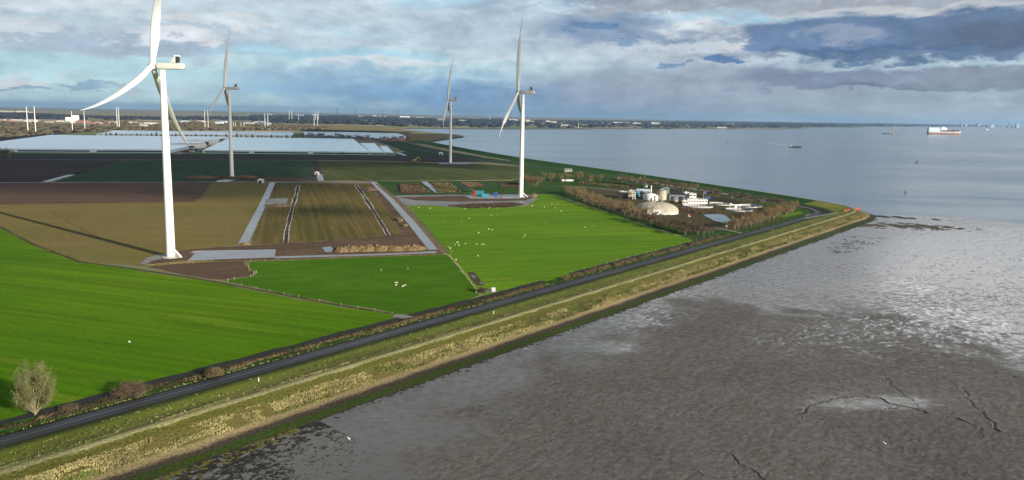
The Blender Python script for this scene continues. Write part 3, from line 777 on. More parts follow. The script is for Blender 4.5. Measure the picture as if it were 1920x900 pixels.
sheet('field', [(-400, 287), (0, 292.5), (300, 292.5), (600, 294), (740, 293), (860, 296), (905, 303), (860, 305.5), (700, 301.5), (600, 300.3), (0, 299.2), (-400, 295)], M['dark_brown'], 0.05)
sheet('field', [(-400, 279), (20, 288), (400, 288), (740, 290), (760, 284), (700, 262), (740, 262), (800, 276), (905, 296), (985, 305), (1060, 316), (1060, 322), (985, 312), (905, 303), (860, 296), (740, 293), (600, 294), (0, 292.3), (-400, 286)], M['dark_green'], 0.045)
sheet('field', [(470, 459), (492, 400), (517, 343), (688, 344), (720, 385), (742, 420), (752, 438), (600, 452)], M['stubble_rows'], 0.07)
# disturbed works strip round the tracks
sheet('works_ground', [(262, 498), (285, 487), (330, 470), (450, 460), (470, 459.5), (600, 452.5), (752, 438.5), (742, 420), (720, 385), (690, 344), (700, 341), (722, 352), (826, 472), (832, 476), (640, 482), (480, 488), (350, 491.5), (290, 497)], M['soil'], 0.05)
sheet('field', [(278, 500), (350, 493), (456, 490), (462, 500), (478, 512), (470, 518), (418, 524.5), (350, 517)], M['soil_plot'], 0.07)
sheet('pasture', [(-500, 330), (-200, 381), (0, 427), (60, 459), (150, 491), (250, 506), (350, 521), (430, 535.5), (560, 561), (640, 575), (740, 590), (752, 597), (640, 636), (480, 680), (240, 752), (0, 822), (-260, 900), (-900, 800)], M['pasture_near'], 0.05)
sheet('pasture', [(470, 491), (835, 477), (846, 487), (870, 515), (902, 553), (870, 565), (790, 588), (745, 588), (700, 580), (560, 556), (430, 529), (422, 526), (474, 518), (482, 511), (466, 500)], M['pasture_mid'], 0.06)
sheet('pasture', [(764, 386), (800, 384), (840, 388), (880, 390), (950, 388), (985, 385), (1000, 377), (1010, 364), (1040, 364), (1070, 377), (1150, 402), (1230, 430), (1300, 450), (1318, 456), (1240, 474), (1100, 509), (950, 552), (905, 553), (870, 512), (838, 473)], M['pasture'], 0.06)
sheet('rough_ground', [(700, 339.5), (960, 338.5), (990, 331), (1060, 322), (1150, 336), (1300, 358), (1500, 389), (1538, 396), (1500, 407), (1440, 425), (1330, 458), (1300, 450), (1150, 402), (1040, 364), (1000, 364), (900, 366), (745, 368)], M['rough_green'], 0.035)
sheet('rough_ground', [(960, 300), (985, 303.5), (1062, 315), (1160, 331), (1150, 338), (1055, 324), (985, 333), (983, 311), (930, 306)], M['rough_green'], 0.05)
sheet('works_ground', [(735, 367), (800, 366), (900, 364), (985, 365), (1003, 368), (1006, 374), (985, 386), (950, 388), (840, 388), (800, 384), (764, 386)], M['wet_yard'], 0.08)
sheet('works_ground', [(745, 369), (860, 367), (985, 367), (1002, 370), (985, 376), (860, 378), (780, 376)], M['soil'], 0.10)
sheet('rough_ground', [(1068, 352), (1150, 352), (1260, 352), (1420, 380), (1490, 400), (1450, 418), (1380, 430), (1300, 436), (1200, 412), (1090, 376)], M['scrub'], 0.07)
sheet('heath', [(1265, 388), (1290, 391), (1350, 392), (1366, 397), (1340, 402), (1300, 404), (1270, 396)], M['heath'], 0.10)
sheet('heath', [(748, 343), (790, 345), (806, 362), (750, 364), (742, 352)], M['heath'], 0.08)
sheet('heath', [(806, 342), (850, 346), (868, 363), (818, 362)], M['scrub'], 0.08)
sheet('heath', [(860, 341.5), (896, 342.5), (912, 352), (876, 352)], M['heath'], 0.08)
sheet('pasture', [(868, 351), (884, 353), (900, 364), (885, 364)], M['pasture'], 0.085)
sheet('pasture', [(712, 345), (742, 346), (742, 364), (735, 364)], M['rough_green'], 0.085)
sheet('pasture', [(1380, 435), (1440, 420), (1500, 403), (1510, 401), (1490, 399), (1420, 417), (1370, 430)], M['olive_rows'], 0.09)
sheet('pasture', [(1460, 405), (1500, 396), (1508, 400), (1470, 408)], M['pasture'], 0.095)
sheet('wet_hollow', [(878, 509), (890, 511), (902, 528), (908, 531), (905, 536), (895, 535), (886, 524)], M['scrub'], 0.09)
sheet('puddle', [(883, 514), (889, 517), (893, 521), (889, 521)], M['water_puddle'], 0.10)
sheet('puddle', [(899, 528), (907, 531), (905, 534), (901, 532)], M['water_puddle'], 0.10)
sheet('pond', [(1318, 402.5), (1350, 401.5), (1363, 405), (1370, 413), (1362, 419), (1340, 414)], M['water_puddle'], 0.12)
sheet('puddle', [(603, 464), (620, 462), (626, 466), (621, 473), (610, 472)], M['water_puddle'], 0.12)
# far lit and dark bands
sheet('field', [(-900, 226), (0, 229.5), (150, 236), (420, 241), (590, 240), (780, 247), (700, 262), (560, 244.5), (200, 244), (110, 252), (0, 268), (-400, 268)], M['dark_brown'], 0.3)
sheet('field', [(585, 233), (700, 238), (800, 247), (740, 247), (600, 243.5)], fieldmat('tan_meadow', (0.22, 0.20, 0.08), (0.28, 0.22, 0.12), None, 0.1, 30, 0.1, 300, 20, bump=0), 0.5)
sheet('field', [(160, 232), (370, 238.5), (430, 240), (580, 240), (430, 234), (160, 229)], fieldmat('reed_meadow', (0.24, 0.18, 0.09), (0.17, 0.16, 0.06), None, 0.1, 0, 0.1, 200, 20, bump=0), 0.6)
sheet('foreshore', [(776, 268), (870, 255.3), (842, 251), (760, 250), (720, 258)], M['scrub'], 0.4)

# tracks and roads
def bezpx(P): return P
strip('road', [st(s, 45.3) for s in range(-420, 560, 20)] + [st(600, 46.5), st(622, 50), st(640, 58), st(652, 70), st(664, 90)] + [G(x, y)[:2] for x, y in [(1420, 375), (1300, 357), (1150, 335), (1060, 321), (960, 308), (905, 301), (825, 288), (714, 269)]], 6.2, M['asphalt'], 0.50, px=False)
strip('path', [st(560, 42), st(600, 38), st(640, 32), st(672, 42)], 3.5, M['track'], 1.6, px=False)
strip('road_line', [st(s, 45.3) for s in range(-420, 600, 20)], 0.22, M['track'], 0.506, px=False)
strip('track', [(455, 459), (470, 428), (492, 385), (511, 342)], 6.5, M['concrete'], 0.11)
strip('track', [(700, 341), (735, 375), (775, 420), (815, 468)], 8.0, M['concrete'], 0.11)
strip('track', [(818, 472.5), (740, 476), (640, 479), (515, 482.5)], 5.5, M['concrete'], 0.105)
strip('track', [(795, 340.5), (822, 361)], 8.0, M['concrete'], 0.11)
strip('track', [(560 + 38, 326), (602, 338.5)], 8.0, M['concrete'], 0.12)
strip('track', [(-300, 339), (0, 342.5), (250, 341.6), (510, 340.6), (600, 339.4), (650, 341), (690, 343), (702, 344)], 5.0, M['track'], 0.10)
strip('track', [(85, 340.8), (110, 334), (135, 327.5)], 9.0, M['concrete'], 0.12)
strip('track', [(0, 299.3), (300, 299.3), (600, 300.8), (700, 302), (850, 306)], 3.0, M['track'], 0.10)
strip('track', [(330, 289), (372, 277)], 14.0, M['track'], 0.12)
strip('track', [(735, 368.5), (775, 367.4), (830, 367)], 5.0, M['concrete'], 0.12)
strip('track', [(1390, 437), (1358, 430), (1340, 427)], 4.0, M['track'], 0.14)
strip('track', [(1060, 349), (1100, 351), (1150, 356), (1180, 359)], 4.0, M['track'], 0.12)
strip('track', [(928, 548), (918, 545), (902, 546)], 5.0, M['track'], 0.12)
strip('track', [(775, 597), (748, 592), (738, 592)], 5.0, M['track'], 0.12)
sheet('hardstanding', [(352, 488.5), (370, 470), (517, 467.5), (515, 482.5)], M['concrete'], 0.14)
sheet('hardstanding', [(357, 474.5), (362, 470.5), (379, 470), (377, 473)], M['conc'], 0.16)
sheet('hardstanding', [(495, 384), (499, 373), (540, 371), (538, 381.5)], M['track'], 0.14)
sheet('hardstanding', [(872, 367), (985, 366.5), (975, 372), (884, 372.5)], M['concrete'], 0.14)
sheet('hardstanding', [(402, 341), (425, 332.5), (452, 333), (430, 341)], M['concrete'], 0.14)
sheet('hardstanding', [(262, 494), (275, 483), (300, 477), (322, 474), (312, 483), (285, 489), (272, 497)], M['track'], 0.13)
sheet('hardstanding', [(820, 305), (872, 303.5), (900, 305), (870, 308), (825, 308)], M['wet_yard'], 0.14)
sheet('works_ground', [(350, 331), (480, 330.5), (500, 336), (470, 339), (350, 337)], M['scrub'], 0.10)
strip('concrete_slab', [(745, 286), (760, 291.5)], 9.0, M['whitegrey'], 0.2, kind='structure')
# pipe trenches with pale liner edges
for P in ([(560, 347), (556, 362), (549, 385), (541, 420), (536, 455)], [(668, 346), (680, 365), (700, 395), (722, 430), (728, 441)]):
    strip('trench_floor', P, 2.0, M['dark_brown'], 0.10)
    pw = [np.array(G(*q)[:2]) for q in P]
    for sgn in (-1, 1):
        Q = [(p[0] + sgn * 1.5, p[1]) for p in pw]
        strip('trench_edge', wiggle([tuple(q) for q in Q], 0.012, 5 + sgn, 4), 0.5, M['whitegrey'], 0.13, px=False, jitter=0.8)
for P in ([(62, 398), (160, 396), (300, 392)], [(250, 418), (330, 410), (470, 400)], [(175, 452), (260, 443), (360, 432)]):
    strip('tyre_marks', wiggle([G(*q)[:2] for q in P], 0.02, 9, 4), 0.9, fieldmat('straw_line', (0.22, 0.19, 0.085), (0.16, 0.135, 0.05), None, 0, 0, 0, 12, 1), 0.07, px=False, jitter=0.8)
strip('tyre_marks', wiggle([G(*q)[:2] for q in [(95, 396), (150, 425), (188, 445)]], 0.03, 4, 4), 0.9, M['soil'], 0.065, px=False, jitter=0.6)
# pale ditch bank beside the long track
strip('ditch_bank', [(706, 344), (740, 372), (785, 418), (832, 473)], 4.5, fieldmat('bank', (0.20, 0.15, 0.08), (0.16, 0.115, 0.065), None, 1.5, 0, 0, 10, 1), 0.13)
strip('ditch', [(709, 344), (744, 372), (790, 418), (838, 474)], 2.2, M['dark'], 0.12)
strip('ditch', [(0, 425), (60, 457), (150, 491), (250, 504), (350, 519), (430, 533), (560, 558), (640, 573), (740, 589)], 2.2, M['scrub'], 0.10)
strip('verge', [(278, 499), (350, 492.2), (460, 488.8), (640, 483.5), (832, 477)], 2.5, M['stubble'], 0.12)
strip('ditch', [st(s, 60.0) for s in range(-300, 210, 7)], 4.2, M['weed'], 0.07, px=False, jitter=0.4)
strip('verge', [st(s, 54.6) for s in range(-300, 600, 10)], 8.4, M['rough_green'], 0.062, px=False, jitter=0.1)
strip('ditch', [st(s, 60.4) for s in range(230, 420, 7)], 4.0, M['weed'], 0.07, px=False, jitter=0.4)
strip('ditch', [(900, 366), (870, 351), (858, 342)], 7, M['leaf_dark'], 0.11)
strip('ditch', [(925, 352), (900, 342)], 5, M['leaf_dark'], 0.11)
strip('ditch', [(885, 362), (930, 361), (985, 361)], 6, M['weed'], 0.11)
# spit dark stones
strip('revetment', [(778, 268.5), (820, 262), (868, 255.6)], 22, M['weed'], 0.45)

# ------------------------------------------------------------------ small vegetation as stuff
rng = np.random.RandomState(11)
def blades(name, XY, Z, h, w, mats, label, cat=None, seed=0, spread=0.5, mi=None, per=5):
    """clumps of thin leaning blades"""
    r = np.random.RandomState(seed); N = len(XY)
    c = np.repeat(np.column_stack([XY, Z]), per, 0); H = np.repeat(h, per) * r.uniform(0.6, 1.1, N * per); Wd = np.repeat(w, per)
    a = r.uniform(0, 2 * np.pi, N * per); base = c + np.column_stack([r.normal(0, 0.35, N * per) * Wd * 1.2, r.normal(0, 0.35, N * per) * Wd * 1.2, np.zeros(N * per)])
    dx = np.cos(a) * Wd * 0.5; dy = np.sin(a) * Wd * 0.5
    lean = r.normal(0, spread, (N * per, 2)) * H[:, None] * 0.5
    V = np.empty((N * per, 3, 3)); V[:, 0] = base; V[:, 0, 0] -= dx; V[:, 0, 1] -= dy; V[:, 1] = base; V[:, 1, 0] += dx; V[:, 1, 1] += dy
    V[:, 2] = base; V[:, 2, 0] += lean[:, 0]; V[:, 2, 1] += lean[:, 1]; V[:, 2, 2] += H
    T = np.arange(N * per * 3).reshape(-1, 3)
    mm = None if mi is None else np.repeat(mi, per)
    o = fast_mesh(name, V.reshape(-1, 3), T, mats, mi=mm)
    return setp(o, label, cat, None, 'stuff')

def zprof(t): return np.interp(t, [p[0] for p in prof], [p[1] for p in prof])
def band(n, t0, t1, s0=-150, s1=640, clump=0.5, seed=1, near_bias=1.6):
    r = np.random.RandomState(seed)
    s = s0 + (s1 - s0) * r.rand(n) ** near_bias; t = r.uniform(t0, t1, n)
    k = vnoise(s / 5.0, t / 1.5, seed) ; keep = k > clump; s, t = s[keep], t[keep]
    XY = DIK_O + s[:, None] * DD + t[:, None] * DN
    return XY, zprof(t), s, t
XY, Z, s, t = band(34000, 8.6, 14.6, clump=0.34, seed=3)
mi = (vnoise(s / 14, t / 3, 8) > 0.62).astype(int)
blades('tussock_grass', XY, Z - 0.05, rng.uniform(0.25, 0.65, len(XY)), rng.uniform(0.3, 0.65, len(XY)), [M['tuft'], M['tuft_green']], 'straw coloured tussocks on the seaward slope', 'grass', 3, 0.7, mi, per=4)
XY, Z, s, t = band(9000, 20.6, 22.6, clump=0.42, seed=6)
blades('tussock_grass', XY, Z - 0.05, rng.uniform(0.2, 0.5, len(XY)), rng.uniform(0.3, 0.6, len(XY)), [M['tuft_green'], M['tuft']], 'rough tufts along the landward edge of the crest path', 'grass', 4, 0.7, (vnoise(s / 6, t, 18) > 0.5).astype(int), per=4)
XY, Z, s, t = band(10000, 24, 39, clump=0.60, seed=16)
blades('tussock_grass', XY, Z - 0.05, rng.uniform(0.15, 0.4, len(XY)), rng.uniform(0.4, 0.9, len(XY)), [M['tuft_green'], M['tuft']], 'low grass on the landward slope above the road', 'grass', 5, 0.7, (vnoise(s / 9, t / 2, 28) > 0.7).astype(int), per=3)
# reeds in the roadside ditch
XY, Z, s, t = band(24000, 53, 57.5, -230, 205, 0.40, 22, 1.3)
dark = (((s < 5) & (vnoise(s / 12, t / 2, 4) > 0.10)) | (t > 55.6) | (vnoise(s / 9, t / 2, 14) > 0.62)).astype(int)
blades('reeds', XY, Z * 0, np.where(dark, rng.uniform(0.3, 0.9, len(XY)), rng.uniform(0.4, 1.1, len(XY))), rng.uniform(0.25, 0.5, len(XY)), [M['reed'], M['reed_dark']], 'brown reeds in the ditch between pasture and road, left of the field gate', 'reeds', 7, 0.35, dark, per=3)
XY, Z, s, t = band(10000, 53.5, 57.5, 214, 430, 0.32, 23, 1.2)
blades('reeds', XY, Z * 0, rng.uniform(0.6, 1.4, len(XY)), rng.uniform(0.3, 0.6, len(XY)), [M['reed']], 'tawny reeds in the ditch along the right pasture', 'reeds', 8, 0.3, per=3)
XY, Z, s, t = band(2500, 49.5, 51.5, -230, 560, 0.35, 24, 1.3)
blades('verge_grass', XY, Z * 0 + 0.1, rng.uniform(0.2, 0.5, len(XY)), rng.uniform(0.3, 0.6, len(XY)), [M['tuft'], M['tuft_green']], 'pale grass on the landward road verge', 'grass', 9, 0.6, (s % 3 > 1.3).astype(int), per=3)

def scatter_poly(pts, n, seed, px=True, z=0.0):
    P = np.array([G(x, y, z)[:2] if px else (x, y) for x, y in pts]); r = np.random.RandomState(seed)
    lo, hi = P.min(0), P.max(0); out = []
    tot = 0
    while tot < n:
        q = lo + (hi - lo) * r.rand(n * 3, 2); ins = np.zeros(len(q), bool); j = len(P) - 1
        for i in range(len(P)):
            c = ((P[i, 1] > q[:, 1]) != (P[j, 1] > q[:, 1])) & (q[:, 0] < (P[j, 0] - P[i, 0]) * (q[:, 1] - P[i, 1]) / (P[j, 1] - P[i, 1] + 1e-12) + P[i, 0])
            ins ^= c; j = i
        out.append(q[ins]); tot += ins.sum()
    return np.concatenate(out)[:n]
def scrub(name, pts, n, h, w, mats, label, cat, seed):
    XY = scatter_poly(pts, n, seed); r = np.random.RandomState(seed)
    return blades(name, XY, np.zeros(len(XY)) + 0.05, r.uniform(h * 0.5, h, len(XY)), r.uniform(w * 0.5, w, len(XY)), mats, label, cat, seed, 0.5, r.randint(0, len(mats), len(XY)), per=4)
scrub('reed_bed', [(750, 345), (785, 346), (802, 360), (752, 361)], 2600, 2.4, 1.6, [M['spoil_dark'], M['reed_dark']], 'russet reed mound left of the short concrete track', 'reeds', 31)
scrub('reed_bed', [(808, 342), (845, 345), (864, 360), (822, 361)], 2600, 2.2, 1.6, [M['spoil_dark'], M['reed_dark'], M['tuft_green']], 'brown and green reed mound right of the short concrete track', 'reeds', 32)
scrub('reed_bed', [(862, 342), (894, 343), (908, 350), (878, 351)], 1100, 1.6, 1.5, [M['reed'], M['spoil_dark']], 'pale brown reed plot beyond the construction containers', 'reeds', 33)
scrub('reed_bed', [(935, 342), (975, 342), (975, 352), (940, 352)], 1000, 1.6, 1.5, [M['reed_dark'], M['spoil_dark']], 'dark reed plot just left of the tall turbine tower', 'reeds', 34)
scrub('rubble_bank', [(840, 386), (880, 383), (960, 380), (985, 384), (950, 389), (880, 391)], 2200, 1.2, 1.4, [M['reed_dark'], M['scrub'], M['heath']], 'dark weedy bank along the top edge of the right pasture', 'bank', 35)
scrub('rough_shrubs', [(1275, 390), (1345, 393), (1360, 397), (1300, 402)], 900, 1.2, 1.2, [M['reed'], M['heath']], 'rusty low growth between settling basins and pond', 'scrub', 36)
scrub('rough_shrubs', [(350, 332), (410, 331), (470, 332), (500, 334), (496, 339), (440, 337), (350, 338)], 1800, 1.2, 1.6, [M['reed_dark'], M['spoil_dark']], 'brown weedy heaps around the base of the shaded turbine', 'scrub', 37)
scrub('rough_shrubs', [(1100, 338), (1180, 346), (1200, 352), (1140, 350), (1080, 344)], 1200, 2.0, 2.0, [M['reed_dark'], M['tuft_green']], 'dark low scrub between the wooded belts', 'scrub', 38)
scrub('dry_fringe', [(270, 498), (350, 490), (400, 490), (350, 494)], 700, 0.8, 0.8, [M['tuft'], M['orange' if False else 'reed']], 'ochre dry grass fringe in front of the near turbine base', 'grass', 39)
# weed covered stones at the foot of the wall
def lumps(name, XY, z, size, mats, label, cat, seed, mi=None, flat=0.35):
    r = np.random.RandomState(seed); N = len(XY); k = 6
    a = np.linspace(0, 2 * np.pi, k, endpoint=False)[None] + r.uniform(0, 1, (N, 1))
    rad = size[:, None] * r.uniform(0.5, 1.25, (N, k)); st_ = r.uniform(1, 2.2, (N, 1))
    V = np.empty((N, k + 1, 3)); V[:, :k, 0] = XY[:, :1] + np.cos(a) * rad * st_; V[:, :k, 1] = XY[:, 1:] + np.sin(a) * rad; V[:, :k, 2] = z
    V[:, k, 0] = XY[:, 0]; V[:, k, 1] = XY[:, 1]; V[:, k, 2] = z + size * flat
    base = (np.arange(N) * (k + 1))[:, None]
    T = np.concatenate([np.stack([base[:, 0] + i, base[:, 0] + (i + 1) % k, base[:, 0] + k], -1) for i in range(k)])
    mm = None if mi is None else np.tile(mi, k)
    return setp(fast_mesh(name, V.reshape(-1, 3), T, mats, mi=mm), label, cat, None, 'stuff')
def toe_scatter(n, seed, s0, s1, reach):
    r = np.random.RandomState(seed); s = r.uniform(s0, s1, n); t = -r.exponential(1, n) * reach
    k = (fbm(s / 1.6, t / 1.1, seed, 3) > 0.5); s, t = s[k], t[k]
    return DIK_O + s[:, None] * DD + t[:, None] * DN, s, t
XY, s, t = toe_scatter(30000, 41, -75, -2, 11)
lumps('seaweed_stones', XY, MUDZ + 0.02, rng.uniform(0.10, 0.30, len(XY)), [M['weed']], 'black weed covered stones on the mud in the bottom left corner', 'seaweed', 41)
XY, s, t = toe_scatter(12000, 42, -25, 20, 6)
lumps('seaweed_stones', XY, MUDZ + 0.02, rng.uniform(0.08, 0.26, len(XY)), [M['weed']], 'thinning scatter of black weed stones where the bottom patch ends', 'seaweed', 42)
XY, s, t = toe_scatter(2600, 43, -10, 640, 0.9)
lumps('seaweed_stones', XY + 0, MUDZ + 0.02, rng.uniform(0.12, 0.5, len(XY)), [M['weed'], M['conc']], 'line of dark stones along the foot of the wall', 'stones', 43, (rng.rand(len(XY)) > 0.985).astype(int))
XY, s, t = toe_scatter(420, 44, -60, 12, 1.4)
lumps('green_weed', XY, MUDZ + 0.08, rng.uniform(0.3, 0.7, len(XY)), [M['algae']], 'yellow green weed at the foot of the wall, bottom left', 'seaweed', 44)
for i, poly in enumerate(([(1560, 455), (1610, 440), (1670, 446), (1640, 460), (1580, 478), (1545, 470)],)):
    XY = scatter_poly(poly, 420, 45, z=MUDZ)
    k = vnoise(XY[:, 0] / 9, XY[:, 1] / 9, 6) > 0.55; XY = XY[k]
    lumps('seaweed_stones', XY, MUDZ + 0.03, rng.uniform(0.25, 0.7, len(XY)), [M['weed']], 'dark broken weed patches on the mud near the point of the wall', 'seaweed', 46)
def bank(cx, cy, rx, ry, rot, n, seed, sz, mats, share, label):
    r = np.random.RandomState(seed); c0, c1 = mudpt(cx, cy); q = r.normal(0, 0.5, (n, 2)); q[:, 0] *= rx; q[:, 1] *= ry
    X = c0 + q[:, 0] * math.cos(rot) - q[:, 1] * math.sin(rot); Y = c1 + q[:, 0] * math.sin(rot) + q[:, 1] * math.cos(rot)
    k = (fbm(X / 7, Y / 7, seed, 4) + 0.22 * (1 - np.hypot(q[:, 0] / rx, q[:, 1] / ry))) > 0.50
    XY = np.column_stack([X, Y])[k]
    lumps('stone_bank', XY, MUDZ + 0.01, r.uniform(*sz, len(XY)), mats, label, 'stones', seed, (r.rand(len(XY)) > share).astype(int), 0.22)
bank(1700, 424, 44, 15, -0.1, 16000, 47, (0.35, 1.0), [M['stonemud'], M['weed']], 0.85, 'brown stony bank on the mud beyond the wall point')
bank(1690, 408, 26, 7, -0.35, 7000, 48, (0.35, 1.0), [M['weed'], M['stonemud']], 0.7, 'black stones heaped at the very point of the wall')

# ------------------------------------------------------------------ wind turbines
TILT = math.radians(6)
def tower_mesh():
    b = MB(); n = 40; prof_ = []
    for i in range(15):
        z = 112 * i / 14; r = 2.55 - 0.35 * (i / 14) - 0.62 * (i / 14) ** 2
        prof_.append((r, z))
    b.lathe(prof_, n)
    for z in (28, 56, 84):
        r = np.interp(z, [p[1] for p in prof_], [p[0] for p in prof_]); b.lathe([(r + 0.02, z - 0.12), (r + 0.05, z), (r + 0.02, z + 0.12)], n)
    return b
def blade_mesh(L=79.0, c1=11.0, c2=10.6, sw1=0.0, sw2=0.0, ck=1.0):
    b = MB(); N = 34; n = 16; rings = []
    for i in range(N + 1):
        s = i / N
        if s < 0.035: ch, th, bl = 3.1, 3.1, 0.0
        else:
            q = (s - 0.035) / 0.965
            ch = float(np.interp(q, [0, 0.08, 0.17, 0.3, 0.5, 0.7, 0.85, 0.95, 1], [3.1, 4.2, 5.3, 5.0, 4.1, 3.0, 2.1, 1.3, 0.2]))
            th = float(np.interp(q, [0, 0.08, 0.17, 0.3, 0.5, 0.7, 1], [3.1, 2.4, 1.6, 1.05, 0.62, 0.4, 0.04])); bl = min(1, q / 0.12)
        ch = ch if s < 0.035 else 3.1 + (ch - 3.1) * ck if ch > 3.1 else ch * ck ** min(1, s * 2.5)
        tw = math.radians(12) * (1 - s) - math.radians(2)
        z = 1.6 + (L - 1.6) * s
        ox = c1 * s - c2 * s * s; oy = sw1 * s + sw2 * s * s
        for k in range(n):
            a = 2 * math.pi * k / n
            x = math.cos(a) * 0.5; y = math.sin(a) * 0.5
            y *= (1 - 0.55 * bl * max(0, -x * 2 + 0.1)) if x < 0 else 1
            X, Y = x * ch - 0.18 * ch * bl, y * th
            b.v.append((ox + X * math.cos(tw) - Y * math.sin(tw), oy + X * math.sin(tw) + Y * math.cos(tw), z))
    for i in range(N):
        for k in range(n):
            b.f.append((i * n + k, i * n + (k + 1) % n, (i + 1) * n + (k + 1) % n, (i + 1) * n + k)); b.mi.append(0)
    b.f.append(tuple(N * n + k for k in range(n))); b.mi.append(0)
    return b
def nacelle_mesh():
    b = MB()
    # rounded box loft along x
    secs = [(3.1, 1.55, 1.5), (2.6, 1.8, 1.7), (1.0, 1.95, 1.85), (-4, 2.0, 1.9), (-9, 2.0, 1.85), (-12.2, 1.85, 1.7), (-13.0, 1.4, 1.25)]
    n = 20; 
    for x, wy, hz in secs:
        for k in range(n):
            a = 2 * math.pi * k / n; ca, sa = math.cos(a), math.sin(a); e = 0.42
            b.v.append((x, wy * math.copysign(abs(ca) ** e, ca), 2.3 + hz * math.copysign(abs(sa) ** e, sa)))
    for i in range(len(secs) - 1):
        for k in range(n):
            b.f.append((i * n + k, (i + 1) * n + k, (i + 1) * n + (k + 1) % n, i * n + (k + 1) % n)); b.mi.append(0)
    b.f.append(tuple(range(n))); b.mi.append(0); b.f.append(tuple((len(secs) - 1) * n + k for k in range(n))[::-1]); b.mi.append(0)
    return b
def turbine(label, px, py, az, th, sweep=(0, 0), hz=0.0, cc=(11.0, 10.6), ck=0.5, stairs=True, bmat='white'):
    az = math.radians(az); th = math.radians(th)
    x, y, _ = G(px, py)
    t = thing('wind_turbine', label, 'wind turbine', (x, y, 0.0), az, 'tall white wind turbines of the polder')
    to = tower_mesh().build('tower', M['white'], t, True)
    if hz: to.scale = (1, 1, 1 + hz / 112)
    f = MB(); f.lathe([(5.2, -0.2), (5.2, 0.35), (4.6, 0.5), (2.6, 0.55), (2.4, 0.6)], 32); f.build('foundation', M['conc'], t)
    d = MB(); d.box(-0.5, -2.72, 2.6, 0.5, -2.45, 4.8); dr = d.build('door', M['whitegrey'], t); dr.rotation_euler = (0, 0, -az + 0.7)
    z0 = 112 + hz
    nc = nacelle_mesh().build('nacelle', M['whitegrey'], t, True); nc.location = (0, 0, z0)
    # cooler on the tail: sloping cowl with a dark radiator face
    c = MB()
    c.add([(-5.2, -1.7, 0), (-5.2, 1.7, 0), (-8.0, 1.7, 4.2), (-8.0, -1.7, 4.2), (-8.4, -1.7, 0), (-8.4, 1.7, 0), (-8.4, 1.7, 4.2), (-8.4, -1.7, 4.2)],
          [(0, 1, 2, 3), (3, 2, 6, 7), (4, 7, 6, 5), (0, 3, 7, 4), (1, 5, 6, 2), (0, 4, 5, 1)])
    co = c.build('cooler_cowl', M['whitegrey'], nc); co.location = (0, 0, 4.3)
    r = MB(); r.box(-9.7, -1.6, 0.3, -8.45, 1.6, 3.7); ra = r.build('radiator', M['dark'], nc); ra.location = (0, 0, 4.3)
    tb = MB(); tb.box(-9.9, -1.75, 3.75, -7.9, 1.75, 4.4); tbo = tb.build('radiator_cap', M['white'], nc); tbo.location = (0, 0, 4.3)
    hub = np.array([5.5, 0, z0 + 2.3])
    a = np.array([math.cos(TILT), 0, math.sin(TILT)]); h = np.array([0, -1.0, 0]); v = np.array([-math.sin(TILT), 0, math.cos(TILT)])
    hb = MB(); hb.lathe([(1.9, -2.3), (2.15, -1.4), (2.2, 0.2), (1.95, 1.3), (1.3, 2.1), (0.5, 2.5), (0.02, 2.58)], 24)
    ho = hb.build('hub', M['whitegrey'], t, True)
    mz = Matrix((( -v[0] * 0 + 0, 0, a[0], hub[0]), (0, 1, 0, hub[1]), (0, 0, a[2], hub[2]), (0, 0, 0, 1)))
    X = Vector(v).cross(Vector(a)); 
    ho.matrix_local = Matrix(((v[0], -X[0], a[0], hub[0]), (v[1], -X[1], a[1], hub[1]), (v[2], -X[2], a[2], hub[2]), (0, 0, 0, 1)))
    for k in range(3):
        q = th + k * 2 * math.pi / 3
        dd = math.cos(q) * v + math.sin(q) * h; yy = np.cross(dd, a)
        sw = sweep if k == 2 else (0, 0)
        bo = blade_mesh(c1=cc[0], c2=cc[1], sw1=sw[0], sw2=sw[1], ck=ck).build('blade', M[bmat], t, True)
        bo.matrix_local = Matrix(((a[0], yy[0], dd[0], hub[0]), (a[1], yy[1], dd[1], hub[1]), (a[2], yy[2], dd[2], hub[2]), (0, 0, 0, 1)))
    if stairs:
        s = MB(); ca = -az
        for i in range(12):
            s.box(2.9 + i * 0.42, -0.7, 4.0 - i * 0.34, 3.35 + i * 0.42, 0.7, 4.08 - i * 0.34)
        s.add([(2.6, -0.75, 4.1), (8.0, -0.75, 0.1), (8.0, -0.75, 1.2), (2.6, -0.75, 5.2)], [(0, 1, 2, 3)])
        s.add([(2.6, 0.75, 4.1), (8.0, 0.75, 0.1), (8.0, 0.75, 1.2), (2.6, 0.75, 5.2)], [(3, 2, 1, 0)])
        so = s.build('access_stairs', M['white'], t); so.rotation_euler = (0, 0, -az - 0.35)
    return t
turbine('nearest and largest white wind turbine, standing sunlit beside the blue grey hardstanding', 320.5, 482, 183.2, 9.0, (18, -20), ck=1.0)
turbine('grey white wind turbine in cloud shade in front of the greenhouses, behind the brown field', 435, 331, 188.5, 2.6, hz=3, cc=(9.0, 10.0), stairs=False)
turbine('farthest and smallest wind turbine beside the excavator and the green sea wall', 844.5, 305, 181, -10, cc=(6.5, 9.0), stairs=False)
turbine('tall wind turbine at the top corner of the sheep pasture next to turquoise containers', 976.5, 369.5, 170, -8, cc=(12.0, 9.0), stairs=True)

